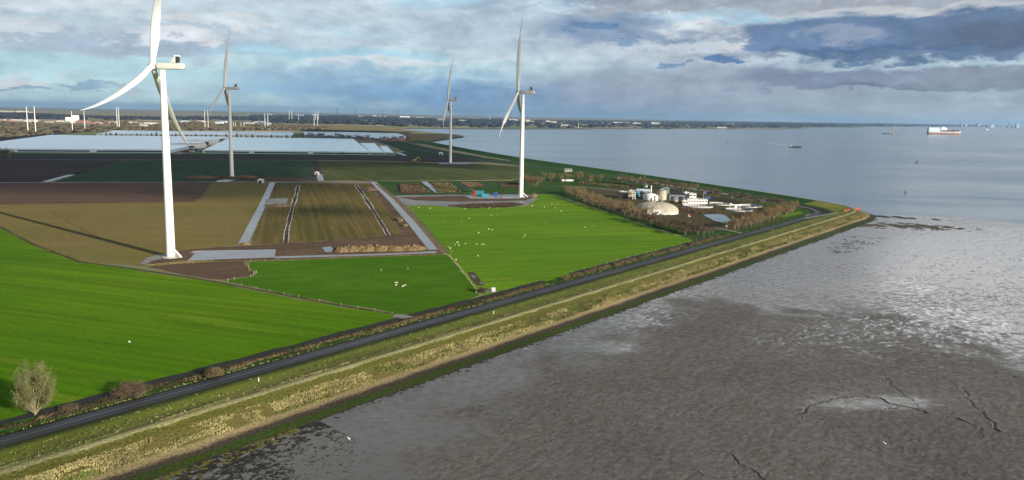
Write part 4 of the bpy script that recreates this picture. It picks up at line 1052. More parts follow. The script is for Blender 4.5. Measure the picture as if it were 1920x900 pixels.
# ------------------------------------------------------------------ clouds behind the viewpoint that shade part of the polder
def cloud(name, px_poly, alt, label, seed, px=True, thick=45):
    P = [np.array(G(x, y)[:2]) if px else np.array((x, y), float) for x, y in px_poly]
    off = np.array([sun_dir.x, sun_dir.y]) / sun_dir.z * alt
    P = [p + off for p in P]
    A = np.array(P); lo, hi = A.min(0), A.max(0); n = 90
    xs = np.linspace(lo[0] - 60, hi[0] + 60, n); ys = np.linspace(lo[1] - 60, hi[1] + 60, n)
    X, Y = np.meshgrid(xs, ys, indexing='ij')
    ins = np.zeros(X.shape, bool); j = len(P) - 1
    for i in range(len(P)):
        c = ((P[i][1] > Y) != (P[j][1] > Y)) & (X < (P[j][0] - P[i][0]) * (Y - P[i][1]) / (P[j][1] - P[i][1] + 1e-12) + P[i][0]); ins ^= c; j = i
    D = polydist(X, Y, P + [P[0]]) * np.where(ins, 1, -1)
    D = D + (fbm(X / 90, Y / 90, seed, 4) - 0.5) * 90
    Hh = np.sqrt(np.clip(D / 120, 0, 1)) * thick * (0.5 + fbm(X / 70, Y / 70, seed + 5, 4))
    idx = np.arange(n * n).reshape(n, n)
    Q = np.stack([idx[:-1, :-1], idx[1:, :-1], idx[1:, 1:], idx[:-1, 1:]], -1).reshape(-1, 4)
    keep = (D > 0).reshape(-1)[Q].sum(1) >= 3; Q = Q[keep]
    V1 = np.stack([X, Y, alt + Hh], -1).reshape(-1, 3); V2 = np.stack([X, Y, alt - Hh * 0.3 - 1], -1).reshape(-1, 3)
    o = fast_mesh(name, np.concatenate([V1, V2]), np.concatenate([Q, Q[:, ::-1] + n * n]), M['cloud'], smooth=True)
    o['kind'] = 'stuff'; o['label'] = label
M['cloud'] = plain('cloud_white', (0.8, 0.8, 0.8), 1.0, 0.02, 0.01, spec=0)
_nt = M['cloud'].node_tree; _tr = _nt.nodes.new('ShaderNodeBsdfTransparent'); _mx = _nt.nodes.new('ShaderNodeMixShader'); _mx.inputs[0].default_value = 0.42
_nt.links.new(_nt.nodes['Principled BSDF'].outputs[0], _mx.inputs[1]); _nt.links.new(_tr.outputs[0], _mx.inputs[2]); _nt.links.new(_mx.outputs[0], _nt.nodes['Material Output'].inputs[0])
cloud('cloud', [(-900, 330), (-300, 350), (0, 356), (200, 366), (330, 368), (500, 384), (520, 372), (600, 364), (690, 358), (686, 345), (600, 341), (575, 327), (560, 318), (640, 313), (900, 315), (940, 300), (880, 280), (760, 262), (740, 246), (600, 243.0), (560, 249), (330, 246), (0, 262), (-600, 262)], 900, 'broad grey cloud over the polder that shades the far fields', 61)
cloud('cloud', [(500, 396), (560, 391), (660, 392), (740, 402), (748, 409), (650, 404), (560, 401), (500, 404)], 700, 'small cloud shading a soft band across the central stubble', 62, thick=10)

# ------------------------------------------------------------------ greenhouses
def gh(parent, fl, fr, br, bl, spans, h=6.0, ridge=1.4, mat='ghroof', wall='paleblue', dark=True):
    """corners as survey pixels of the footprint; ridges run from front to back"""
    A, B, Cc, D = [np.array(G(x, y)[:2]) for x, y in (fl, fr, br, bl)]
    r = MB()
    for i in range(spans):
        u0_, um, u1_ = i / spans, (i + 0.5) / spans, (i + 1) / spans
        f0, fm, f1 = A + (B - A) * u0_, A + (B - A) * um, A + (B - A) * u1_
        b0, bm_, b1 = D + (Cc - D) * u0_, D + (Cc - D) * um, D + (Cc - D) * u1_
        g = 0.06
        vs = [(*f0, h), (*fm, h + ridge), (*f1, h), (*b0, h), (*bm_, h + ridge), (*b1, h)]
        r.add(vs, [(0, 1, 4, 3), (1, 2, 5, 4), (0, 2, 1), (3, 4, 5)])
        if i: r.add([(*(f0 + (f0 - A) * 0), h + 0.15)], [])
    ro = r.build('roof', M[mat], parent)
    w = MB()
    w.add([(*A, 0), (*B, 0), (*Cc, 0), (*D, 0), (*A, h), (*B, h), (*Cc, h), (*D, h)], [(0, 1, 5, 4), (1, 2, 6, 5), (2, 3, 7, 6), (3, 0, 4, 7)])
    w.build('wall', M[wall], parent)
    if dark:                                            # long shaded glazing band with two loading bays
        d = (B - A); L = np.linalg.norm(d); d /= L; nrm = np.array([d[1], -d[0]])
        if nrm[1] > 0: nrm = -nrm
        k = 0
        edges = [0.01, 0.27, 0.30, 0.62, 0.65, 0.99] if L > 150 else [0.03, 0.97]
        for a0, a1 in zip(edges[::2], edges[1::2]):
            g_ = MB(); p, q = A + d * L * a0 + nrm * 0.15, A + d * L * a1 + nrm * 0.15
            g_.add([(*p, 1.2), (*q, 1.2), (*q, 3.9), (*p, 3.9)], [(0, 1, 2, 3)]); g_.build('glazing_band', M['glass'], parent)
    gt = MB(); gt.tube([(*(A), h + 0.1), (*(B), h + 0.1)], 0.25, 6); gt.build('gutter', M['whitegrey'], parent)
t = thing('greenhouse', 'huge pale blue glasshouse at far left behind the brown and dark green fields', 'greenhouse', G(170, 270))
def at_origin(t): t.location = (0, 0, 0)
at_origin(t); gh(t, (-100, 284.5), (322, 286.5), (428, 260.5), (95, 257.5), 84)
t = thing('greenhouse', 'bright ribbed glasshouse with stepped right edge, right of the shaded turbine', 'greenhouse')
gh(t, (380, 287), (695, 290.5), (663, 264.3), (432, 261), 46, mat='ghroof2')
gh(t, (695.6, 290.6), (721, 291), (703, 273), (675.6, 272.8), 5, mat='ghroof2', dark=True)
gh(t, (721.6, 291), (739, 291.4), (726, 279), (711.8, 278.6), 3, mat='ghroof2', dark=True)
t = thing('greenhouse', 'white walled glasshouse behind the row of dark conifers', 'greenhouse')
gh(t, (180, 255.0), (470, 257.2), (400, 250.0), (215, 248.2), 30, mat='ghroof', wall='whitegrey', dark=False)
t = thing('greenhouse', 'slate blue roofed glasshouse at the right end of the conifer row', 'greenhouse')
gh(t, (470.8, 257.4), (549, 258.6), (550, 251.5), (405, 249.5), 14, mat='ghroof3', wall='whitegrey', dark=False)
t = thing('greenhouse', 'long grey roofed hall with a red end wall behind bare bushes', 'hall')
gh(t, (570, 256.5), (718, 264.5), (745, 253.2), (570, 250.2), 1, h=7, ridge=1.5, mat='ghroof4', wall='whitegrey', dark=False)
gh(t, (718.8, 264.6), (761, 264.0), (760, 259), (745.6, 253.3), 1, h=7, ridge=1.5, mat='ghroof4', wall='brick', dark=False)

def mpp(x, y):
    p = G(x, y); return math.hypot(p[0], p[1], CAM_H) / FPX
def shed(name, label, cat, px, py, w, d, h, rz=0.0, wall='whitegrey', roof='white', kind='flat', group=None, doors=0, rh=0.0, win=0):
    x, y, _ = G(px, py)
    t = thing(name, label, cat, (x, y, 0), rz, group)
    b = MB(); b.box(-w / 2, -d / 2, -0.2, w / 2, d / 2, h); b.build('wall', M[wall], t)
    r = MB()
    if kind == 'flat': r.box(-w / 2 - 0.2, -d / 2 - 0.2, h, w / 2 + 0.2, d / 2 + 0.2, h + 0.35); r.box(-w * 0.2, -d * 0.2, h + 0.35, w * 0.05, d * 0.1, h + 1.2)
    else:
        e = 0.4; rh = rh or d * 0.18
        r.add([(-w / 2 - e, -d / 2 - e, h), (w / 2 + e, -d / 2 - e, h), (w / 2 + e, d / 2 + e, h), (-w / 2 - e, d / 2 + e, h), (-w / 2 - e, 0, h + rh), (w / 2 + e, 0, h + rh)],
              [(0, 1, 5, 4), (2, 3, 4, 5), (0, 4, 3), (1, 2, 5), (0, 3, 2, 1)])
    r.build('roof', M[roof], t)
    for i in range(doors):
        q = MB(); cx = -w / 2 + w * (i + 0.5) / doors; q.box(cx - w / doors * 0.28, -d / 2 - 0.12, 0, cx + w / doors * 0.28, -d / 2 + 0.02, h * 0.65); q.build('door', M['dark'], t)
    for i in range(win):
        q = MB(); cx = -w / 2 + w * (i + 0.5) / win; q.box(cx - w / win * 0.3, -d / 2 - 0.1, h * 0.5, cx + w / win * 0.3, -d / 2 + 0.02, h * 0.75); q.build('window', M['glass'], t)
    return t
# packing sheds between the glasshouses
shed('packing_shed', 'white packing shed beside the far blade tip of the near turbine', 'shed', 352, 277, 62, 60, 9, 0.05, 'white', 'whitegrey', doors=3)
shed('packing_shed', 'large white shed left of the ribbed glasshouse', 'shed', 378, 270, 70, 50, 10, 0.05, 'white', 'white', doors=2)
shed('packing_shed', 'low grey shed in front of the conifers between the glasshouses', 'shed', 405, 263.5, 80, 40, 7, 0.05, 'whitegrey', 'ghroof', doors=2)
shed('packing_shed', 'small dark doored shed in the yard between the glasshouses', 'shed', 366, 283, 22, 14, 6, 0.05, 'steel', 'whitegrey', doors=2)
shed('packing_shed', 'pale gabled shed right of the shaded turbine among dark trees', 'shed', 464, 258.5, 55, 26, 7, 0.0, 'white', 'white', 'gable')
for i, (x, y, m_) in enumerate([(344, 285.5, 'red'), (352, 285.8, 'dark'), (358, 285.6, 'steel')]):
    X, Y, _ = G(x, y); t = thing('lorry', ['red lorry parked in the glasshouse yard', 'dark lorry next to the red one in the glasshouse yard', 'grey lorry at the right of the glasshouse yard'][i], 'lorry', (X, Y, 0), 0.3)
    b = MB(); b.box(-6, -1.3, 1.0, 3.5, 1.3, 3.9); b.build('trailer', M[m_], t)
    b = MB(); b.box(3.9, -1.25, 0.8, 6.2, 1.25, 3.4, taper=0.15); b.build('cab', M['whitegrey'], t)
    for wx in (-4.5, -3, 4.8):
        b = MB(); b.tube([(wx, -1.35, 0.55), (wx, 1.35, 0.55)], 0.55, 12); b.build('wheel', M['dark'], t)

# far industrial halls, farms and houses, each one a building
def far_row(seed, n, xr, yr, wr, hr, walls, label, grp, kinds=('flat', 'gable')):
    r = random.Random(seed)
    for i in range(n):
        x = r.uniform(*xr); f = (x - xr[0]) / (xr[1] - xr[0]); y = yr[0] + (yr[1] - yr[0]) * f + r.uniform(-0.6, 0.6) * (yr[2] if len(yr) > 2 else 1)
        k = r.choice(kinds); h = r.uniform(*hr)
        X, Y, _ = G(x, y); w = r.uniform(*wr); d = w * r.uniform(0.3, 0.6)
        b = MB(); b.box(-w / 2, -d / 2, -1, w / 2, d / 2, h)
        if k == 'gable': b.add([(-w / 2, -d / 2, h), (w / 2, -d / 2, h), (w / 2, d / 2, h), (-w / 2, d / 2, h), (-w / 2, 0, h + d * 0.2), (w / 2, 0, h + d * 0.2)], [(0, 1, 5, 4), (2, 3, 4, 5), (0, 4, 3), (1, 2, 5)])
        else: b.box(-w * 0.3, -d * 0.3, h, w * 0.1, d * 0.2, h * 1.2)
        o = b.build('warehouse', M[r.choice(walls)]); o.location = (X, Y, 0); o.rotation_euler = (0, 0, r.uniform(-0.3, 0.3))
        setp(o, label, 'building', grp)
far_row(1, 16, (0, 170), (226.5, 231, 2), (22, 60), (5, 9), ('whitegrey', 'beige', 'beige', 'brick'), 'pale low building in the far row left of the near turbine', 'far industrial row at the left')
far_row(2, 5, (-20, 50), (209.5, 210.5, 1), (130, 220), (9, 14), ('white', 'beige'), 'white hall shining just under the horizon at far left', 'far halls under the left horizon')
far_row(3, 12, (170, 300), (231, 233.5, 2), (18, 45), (5, 9), ('whitegrey', 'beige', 'brick'), 'small pale farm building in the tan meadows behind the conifers', 'farm buildings in the tan meadows')
far_row(4, 16, (335, 500), (229, 232, 3), (40, 90), (6, 10), ('paleblue', 'whitegrey', 'steel'), 'blue grey shed roof in the far village behind the shaded turbine', 'far village sheds')
far_row(5, 12, (470, 800), (215, 221, 1.5), (50, 130), (10, 18), ('steel', 'whitegrey', 'paleblue'), 'white hall on the wooded skyline behind the lattice pylons', 'skyline halls behind the pylons')
far_row(6, 9, (800, 1100), (226, 230, 3), (70, 170), (12, 20), ('steel', 'whitegrey', 'beige'), 'pale hall on the wooded opposite shore near the tall turbines', 'opposite shore halls, left part')
far_row(7, 8, (1100, 1520), (231, 236, 3), (60, 140), (12, 18), ('whitegrey', 'beige', 'steel'), 'pale building on the far right stretch of the opposite shore', 'opposite shore halls, right part')
for i, (x, y, w, d, h, lb) in enumerate([(129, 227.5, 24, 24, 24, 'short white block of the far factory'), (141.5, 227, 30, 26, 34, 'taller white block of the far factory at the blade tip'),
                                          (1058, 236, 0, 0, 0, '')]):
    if w: shed('factory_block', lb, 'factory', x, y, w, d, h, 0.0, 'white', 'white')
shed('barn', 'lone white roofed barn in the tan meadow left of the near turbine tower', 'barn', 269.5, 237, 34, 16, 6, 0.1, 'beige', 'white', 'gable')
shed('hall', 'bright white hall on the opposite shore behind the tallest turbine', 'hall', 1062, 236.5, 80, 30, 11, 0.0, 'white', 'whitegrey')
shed('hall', 'long low white shed at the water edge of the opposite shore', 'hall', 1353, 240.5, 95, 22, 9, 0.0, 'beige', 'whitegrey', 'gable')
shed('hall', 'brilliant white domed hall on the skyline right of the pylons', 'hall', 759, 221.5, 150, 60, 22, 0.0, 'white', 'white', 'gable')
# distant port skyline, right
r_ = random.Random(5)
for i in range(11):
    x = r_.choice([1796, 1800, 1845, 1850, 1872, 1880, 1885, 1892, 1900, 1825]) + r_.uniform(-5, 5)
    az_ = math.atan((x - 960) / FPX); D_ = 24000
    b = MB(); w = r_.uniform(60, 120); h = r_.uniform(45, 95); b.box(-w / 2, -w / 2, 0, w / 2, w / 2, h, taper=w * 0.08); b.box(-w * 0.15, -w * 0.15, h, w * 0.1, w * 0.1, h * 1.1)
    o = b.build('tower_block', M['steel']); o.location = (D_ * math.sin(az_), D_ * math.cos(az_), 0)
    setp(o, 'tiny pale tower of the hazy port skyline at far right', 'tower', 'port skyline towers')
b = MB(); b.lathe([(22, 0), (12, 8), (8, 12), (7, 95), (30, 104), (34, 112), (30, 130), (8, 134)], 16); o = b.build('radar_tower', M['steel']); o.location = G(1892, 238.8, -2.2)
setp(o, 'dark mushroom shaped tower standing in the water at far right', 'tower')

# ------------------------------------------------------------------ pylons
def pole(px, py, top, label, w=1.0):
    X, Y, _ = G(px, py); s = mpp(px, py); h = (py - top) * s
    t = thing('power_pole', label, 'power pole', (X, Y, 0), 0, 'slender white twin pole power pylons')
    b = MB(); b.lathe([(1.05 * w, 0), (0.9 * w, h * 0.4), (0.6 * w, h)], 14); b.build('shaft', M['white'], t, True)
    b = MB()
    for k in range(3):
        z = h * (0.72 + 0.12 * k); b.tube([(0, 0, z), (1.8, 0, z - 1.5)], 0.12, 6); b.tube([(1.8, 0, z - 1.5), (0, 0, z - 3.2)], 0.1, 6)
    b.build('insulator', M['dark'], t)
    return t
PP = [(52.5, 246, 208, 'left pole of the twin white pair nearest the left frame edge', 1.3), (67, 246.5, 207.5, 'right pole of the twin white pair nearest the left frame edge', 1.3),
      (136, 243.8, 214, 'white pole left of the near blade tip', 1.1), (159.3, 243.2, 213, 'white pole right of the near blade tip', 1.1),
      (220, 239, 206, 'left pole of the close white pair left of the near turbine tower', 1.2), (223.8, 239, 206, 'right pole of the close white pair left of the near turbine tower', 1.2),
      (384.5, 238.8, 209, 'left pole of the white pair beside the shaded turbine', 1.0), (390.5, 238.8, 209, 'right pole of the white pair beside the shaded turbine', 1.0),
      (497, 237.8, 214, 'left pole of the white pair over the slate blue roof', 1.2), (502.5, 237.8, 213.5, 'right pole of the white pair over the slate blue roof', 1.2),
      (542.5, 226.5, 209, 'left pole of the distant pair right of the slate blue roof', 1.4), (547.5, 226.5, 208, 'right pole of the distant pair right of the slate blue roof', 1.4),
      (589, 236, 215, 'left tall pole of the double pair at the end of the hall', 1.3), (595.5, 236, 215, 'right tall pole of the double pair at the end of the hall', 1.3),
      (592, 226.5, 210, 'left rear pole of the double pair at the end of the hall', 1.7), (597, 226.5, 210.5, 'right rear pole of the double pair at the end of the hall', 1.7),
      (560, 229, 214, 'single thin pole between the two distant pairs', 1.0), (918.5, 226, 214, 'single white pole on the wooded skyline left of the tallest turbine', 2.0),
      (1052.3, 239.3, 231, 'left short white mast on the opposite shore', 1.6), (1084.5, 239.3, 231, 'right short white mast on the opposite shore', 1.6),
      (438, 237, 229.5, 'first of the short white posts right of the shaded turbine', 0.9), (442, 237, 229.5, 'second of the short white posts right of the shaded turbine', 0.9),
      (452, 237.3, 230, 'third of the short white posts right of the shaded turbine', 0.9), (457.5, 237.3, 230, 'fourth of the short white posts right of the shaded turbine', 0.9)]
for p in PP: pole(*p)
def lattice(px, py, top, label):
    X, Y, _ = G(px, py); s = mpp(px, py); h = (py - top) * s; w = h * 0.09
    t = thing('lattice_pylon', label, 'pylon', (X, Y, 0), 0.1, 'dark steel lattice pylons'); th = max(0.45, s * 0.17)
    b = MB()
    for sx in (-1, 1):
        for sy in (-1, 1): b.tube([(sx * w, sy * w, 0), (sx * w * 0.3, sy * w * 0.3, h * 0.65), (sx * w * 0.12, sy * w * 0.12, h)], th * 0.5, 4)
    for k in range(7):
        z0, z1 = h * k / 10, h * (k + 1) / 10; w0 = w * (1 - 0.7 * min(1, z0 / h / 0.65)); w1 = w * (1 - 0.7 * min(1, z1 / h / 0.65))
        for sy in (-1, 1):
            b.tube([(-w0, sy * w0, z0), (w1, sy * w1, z1)], th * 0.3, 4); b.tube([(w0, sy * w0, z0), (-w1, sy * w1, z1)], th * 0.3, 4)
    b.build('mast', M['dark'], t)
    for z, l in ((0.72, 0.26), (0.84, 0.2), (0.95, 0.15)):
        b = MB(); b.tube([(-h * l, 0, h * z + 1), (0, 0, h * z - 1.5), (h * l, 0, h * z + 1)], th * 0.5, 4); b.tube([(-h * l, 0, h * z + 1), (h * l, 0, h * z + 1)], th * 0.4, 4); b.build('cross_arm', M['dark'], t)
for x, y, tp, lb in [(632.5, 219, 202, 'lattice pylon furthest left on the skyline, with wide arms'), (666.5, 219.5, 204, 'second lattice pylon on the skyline from the left'),
                     (718.5, 235.5, 205, 'tallest lattice pylon standing in front of the far woods'), (745.5, 222, 206.5, 'faint lattice pylon furthest right on the skyline'),
                     (622, 237, 218, 'small lattice pylon left of the wide armed one'), (567, 236, 219, 'small lattice pylon left of the double white poles'),
                     (235, 237.5, 221, 'short lattice pylon right of the close white pair'), (957, 226, 211, 'lattice pylon half hidden behind the tall turbine')]: lattice(x, y, tp, lb)

# ------------------------------------------------------------------ trees
def tree_mesh(seed, h, w, nlimb=7, twigs=900, tw=0.10, tl=0.9, trunk_r=0.16, base=0.15, form='round', leafk=1.0, sub=5, spread=1.0):
    r = random.Random(seed); tr = MB(); tips = []
    tr.tube([(0, 0, -0.3), (r.uniform(-.1, .1), 0, h * base), (r.uniform(-.3, .3), r.uniform(-.3, .3), h * 0.62)], [trunk_r, trunk_r * 0.8, trunk_r * 0.25], 6)
    for i in range(nlimb):
        a = 2 * math.pi * i / nlimb + r.uniform(-.4, .4); z0 = h * (base * 0.5 + r.uniform(0, 0.35))
        rr = w * r.uniform(0.28, 0.5); zt = h * r.uniform(0.6, 0.98) * (1 - 0.18 * (rr / w))
        if form == 'vase':
            z0 = h * r.uniform(0.02, 0.12); z0 = h * r.uniform(0.0, 0.05); zt = h * (0.24 + 0.76 * ((i * 0.618) % 1.0) * r.uniform(0.88, 1.0)); rr = w * r.uniform(0.30, 0.46) * max(0.08, 1 - ((zt / h - 0.42) / 0.64) ** 2) ** 0.8
        p0 = Vector((0, 0, z0)); p2 = Vector((math.cos(a) * rr, math.sin(a) * rr, zt)); p1 = p0.lerp(p2, 0.45) + Vector((math.cos(a), math.sin(a), 0)) * rr * 0.22
        tr.tube([p0, p1, p2], [trunk_r * 0.55, trunk_r * 0.32, trunk_r * 0.1], 4, False)
        tips += [(p1, p2)]
        for j in range(sub):
            q0 = p1.lerp(p2, r.uniform(-0.2, 0.8)); q1 = q0 + Vector((math.cos(a + r.uniform(-1.3, 1.3)) * w * 0.2, math.sin(a + r.uniform(-1.3, 1.3)) * w * 0.2, h * r.uniform(0.06, 0.2)))
            tr.tube([q0, q1], [trunk_r * 0.18, trunk_r * 0.06], 3, False); tips.append((q0, q1))
    cr = MB(); 
    for k in range(twigs):
        a_, b_ = r.choice(tips); c = a_.lerp(b_, r.random() ** 0.7 * 1.15) + Vector((r.gauss(0, w * 0.055), r.gauss(0, w * 0.055), r.gauss(0, h * 0.04))) * spread
        if c.z < h * 0.04: continue
        d = Vector((r.gauss(0, 0.6), r.gauss(0, 0.6), r.uniform(0.1, 1.2))).normalized() * tl * r.uniform(0.5, 1.3)
        s = d.orthogonal().normalized(); s = (Matrix.Rotation(r.uniform(0, 6.28), 3, d.normalized()) @ s) * tw * r.uniform(0.6, 1.5)
        cr.add([c - s, c + s, c + d], [(0, 1, 2)])
    return tr, cr
def proto(name, label, cat, bark, leaf, group, *a, **k):
    tr, cr = tree_mesh(*a, **k); t = thing(name, label, cat, (0, 0, 0), 0, group)
    tr.build('trunk', M[bark], t, True); cr.build('crown', M[leaf], t); return t
class Kit:
    def __init__(s, protos): s.p = protos; s.used = [False] * len(protos)
    def place(s, x, y, z, sc, rz, label=None, group=None, i=None, r=random):
        i = r.randrange(len(s.p)) if i is None else i
        o = s.p[i] if not s.used[i] else copy_tree(s.p[i]); s.used[i] = True
        o.location = (x, y, z); o.scale = (sc, sc, sc * r.uniform(0.88, 1.12)); o.rotation_euler = (0, 0, rz)
        if label: o['label'] = label
        if group: o['group'] = group
        return o
def along(P, spacing, rows, rowgap, seed, jit=0.35):
    r = random.Random(seed); P = [np.array(G(*p)[:2]) for p in P]; out = []
    for k in range(rows):
        for a, b in zip(P[:-1], P[1:]):
            L = np.linalg.norm(b - a); d = (b - a) / L; n_ = np.array([-d[1], d[0]]); m = max(1, int(L / spacing))
            for i in range(m): out.append(a + d * (i + r.uniform(0, 0.9)) * L / m + n_ * (k * rowgap + r.uniform(-jit, jit) * rowgap))
    return out
tan = Kit([proto('bare_tree', 'x', 'tree', 'bark_pale', 'twig_tan', 'g', 100 + i, 11.5, 7.0, 6, 900, 0.085, 0.9, 0.17) for i in range(4)])
brn = Kit([proto('bare_tree', 'x', 'tree', 'bark', 'twig_brown', 'g', 200 + i, 11.5, 9.0, 7, 950, 0.095, 1.05, 0.2) for i in range(4)])
mixk = Kit([proto('bare_tree', 'x', 'tree', 'bark', 'twig_tan', 'g', 300 + i, 11, 8.0, 7, 900, 0.09, 1.0, 0.18) for i in range(3)])
R_ = random.Random(77)
for p in along([(1060, 362), (1085, 377), (1120, 388), (1165, 402), (1190, 410)], 7.6, 3, 8, 1):
    (tan if R_.random() < 0.6 else mixk).place(p[0], p[1], 0, R_.uniform(0.6, 0.95), R_.uniform(0, 6), 'bare tan tree in the sunlit belt along the top edge of the sheep pasture, left of the white dome', 'sunlit belt left of the dome', r=R_)
for p in along([(1195, 413), (1235, 427), (1285, 441), (1335, 445)], 7.0, 3, 7, 2):
    brn.place(p[0], p[1], 0, R_.uniform(0.55, 0.9), R_.uniform(0, 6), 'dark bare tree in the belt in front of the white dome and pond', 'dark belt in front of the dome', r=R_)
for p in along([(1376, 434), (1405, 427), (1440, 416), (1475, 404), (1496, 396)], 6.0, 2, 6.5, 3):
    tan.place(p[0], p[1], 0, R_.uniform(0.75, 1.05), R_.uniform(0, 6), 'sunlit tan tree with pale stem in the row right of the pond, near the road bend', 'tan row right of the pond', r=R_)
for p in along([(1150, 345), (1220, 352), (1300, 362)], 10, 2, 9, 4):
    (mixk if R_.random() < 0.5 else brn).place(p[0], p[1], 0, R_.uniform(0.8, 1.25), R_.uniform(0, 6), 'brown bare tree between the treatment works and the seaward road', 'belt behind the treatment works', r=R_)
for p in along([(1305, 366), (1360, 374), (1420, 384), (1485, 394)], 11, 2, 9, 5):
    brn.place(p[0], p[1], 0, R_.uniform(0.7, 1.1), R_.uniform(0, 6), 'dim bare tree along the road behind the round settling basins', 'belt behind the settling basins', r=R_)
for p in along([(984, 350), (1008, 351), (1022, 350)], 7, 4, 11, 6):
    (mixk if R_.random() < 0.6 else brn).place(p[0], p[1], 0, R_.uniform(0.9, 1.3), R_.uniform(0, 6), 'dense bare tree in the clump just right of the tall turbine tower', 'clump right of the tall turbine', r=R_)
for p in along([(1026, 341), (1070, 340), (1125, 343)], 11, 2, 14, 7):
    mixk.place(p[0], p[1], 0, R_.uniform(0.8, 1.2), R_.uniform(0, 6), 'thin bare tree in the line behind the row of small white caravans', 'line behind the caravans', r=R_)
for p in along([(-10, 300), (15, 298), (33, 297)], 14, 2, 20, 8):
    brn.place(p[0], p[1], 0, R_.uniform(1.2, 1.7), R_.uniform(0, 6), 'dark bare tree at the left frame edge in front of the glasshouse', 'bare trees at the left frame edge', r=R_)
for p in along([(575, 257.5), (640, 260.5), (715, 266), (770, 264)], 14, 1, 12, 9):
    brn.place(p[0], p[1], 0, R_.uniform(1.0, 1.9), R_.uniform(0, 6), 'brown bush tree in front of the grey roofed hall', 'bushes in front of the grey hall', r=R_)
# conifers
def conifer(seed):
    r = random.Random(seed); t = thing('conifer_tree', 'x', 'tree', (0, 0, 0), 0, 'g'); b = MB(); b.tube([(0, 0, 0), (0, 0, 6)], [0.3, 0.1], 6); b.build('trunk', M['bark'], t)
    c = MB()
    for k in range(420):
        z = r.uniform(0.8, 13) ; rad = (13.6 - z) * 0.34 * r.uniform(0.3, 1.0) ** 0.5; a = r.uniform(0, 6.28)
        p = Vector((math.cos(a) * rad, math.sin(a) * rad, z)); d = Vector((math.cos(a), math.sin(a), r.uniform(-.2, .7))) * r.uniform(0.6, 1.3); s = Vector((-math.sin(a), math.cos(a), r.uniform(-.3, .3))) * r.uniform(0.3, 0.7)
        c.add([p - s, p + s, p + d], [(0, 1, 2)])
    c.lathe([(3.2, 0.7), (2.6, 4), (1.5, 8.5), (0.4, 12.2)], 8)
    c.build('crown', M['leaf_dark'], t); return t
con = Kit([conifer(i) for i in range(3)])
x = 190.0; k = 0
while x < 560:
    if not (415 < x < 420):
        p = G(x + R_.uniform(-1.5, 1.5), 256.8 + (x - 190) * 0.009)
        con.place(p[0], p[1], 0, R_.uniform(0.72, 1.15), R_.uniform(0, 6), 'dark conifer in the evenly spaced row in front of the rear glasshouse', 'row of dark conifers', r=R_)
    x += 9.4; k += 1
# far lone tree, lit
t = proto('bare_tree', 'large round tan tree in the far meadow right of the near turbine tower', 'tree', 'bark', 'twig_tan', None, 400, 30, 34, 9, 1500, 0.5, 3.2, 0.7); t.location = G(360.5, 236.5)
del_g = t.keys()
# the near poplar at the bottom left and roadside bushes
t = thing('poplar_tree', 'pale stemmed poplar with sparse grey green leaves beside the road, bottom left', 'tree', G(66, 779), 0.4)
tr, cr = tree_mesh(501, 17.0, 9.6, 26, 20000, 0.07, 0.42, 0.17, 0.04, 'vase', sub=10, spread=0.75)
tr.build('trunk', M['bark_pale'], t, True); cr.build('crown', M['leaf_grey'], t)
t2 = thing('poplar_tree', 'tree just outside the left edge whose crown throws the bottom left shadow', 'tree', G(-60, 800), 0.4)
tr, cr = tree_mesh(502, 15.0, 12.0, 20, 12000, 0.09, 0.42, 0.2, 0.04, 'vase', sub=8)
tr.build('trunk', M['bark_pale'], t2, True); cr.build('crown', M['leaf_grey'], t2)
for i, (px, py, h, w, lb) in enumerate([(245, 743, 4.6, 10.0, 'round russet bush on the ditch bank right of the poplar'), (402, 706, 2.8, 5.5, 'small russet bush by the ditch at the left end of the reeds'),
                                        (130, 768, 1.2, 4.5, 'low dark bramble bush right beside the poplar foot'), (905, 548, 2.6, 4.5, 'dark bush on the reed bank at the field gate')]):
    t = thing('bush', lb, 'bush', G(px, py), 0.3 * i); tr, cr = tree_mesh(510 + i, h, w, 14, 5200, 0.07, 0.42, 0.06, 0.02, 'vase', sub=8)
    tr.build('trunk', M['bark'], t); cr.build('crown', M['twig_brown' if i != 1 else 'reed'], t)

# far woods: masses nobody could count
def wood(pts, n, h, w, mat, label, seed, z=0.0):
    XY = scatter_poly(pts, n, seed); r = np.random.RandomState(seed); N = len(XY); k = 7
    rings = [(0.75, 0.0), (1.0, 0.45), (0.62, 0.85), (0.0, 1.0)]
    H = r.uniform(0.5, 1.15, N) * h * (0.6 + 0.8 * vnoise(XY[:, 0] / 150, XY[:, 1] / 150, seed)); W = r.uniform(0.6, 1.5, N) * w
    V = []; 
    for rr, zz in rings[:3]:
        for i in range(k):
            a = 2 * np.pi * i / k; q = r.uniform(0.7, 1.25, N)
            V.append(np.stack([XY[:, 0] + np.cos(a) * rr * W * q, XY[:, 1] + np.sin(a) * rr * W * q, z + H * zz * r.uniform(0.85, 1.1, N)], -1))
    V.append(np.stack([XY[:, 0], XY[:, 1], z + H], -1)); V = np.stack(V, 1); m_ = V.shape[1]
    T = []
    for a in range(2):
        for i in range(k):
            j = (i + 1) % k; T += [(a * k + i, a * k + j, (a + 1) * k + j), (a * k + i, (a + 1) * k + j, (a + 1) * k + i)]
    T += [(2 * k + i, 2 * k + (i + 1) % k, 3 * k) for i in range(k)]
    T = (np.array(T)[None] + (np.arange(N) * m_)[:, None, None]).reshape(-1, 3)
    o = fast_mesh('wood', V.reshape(-1, 3), T, M[mat], mi=None); setp(o, label, None, None, 'stuff')
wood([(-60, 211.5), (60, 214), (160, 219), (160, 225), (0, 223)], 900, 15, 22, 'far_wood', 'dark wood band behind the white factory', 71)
wood([(160, 219), (470, 220), (590, 222), (590, 226), (200, 225)], 900, 13, 20, 'far_wood', 'dark hedged band behind the tan meadows', 72)
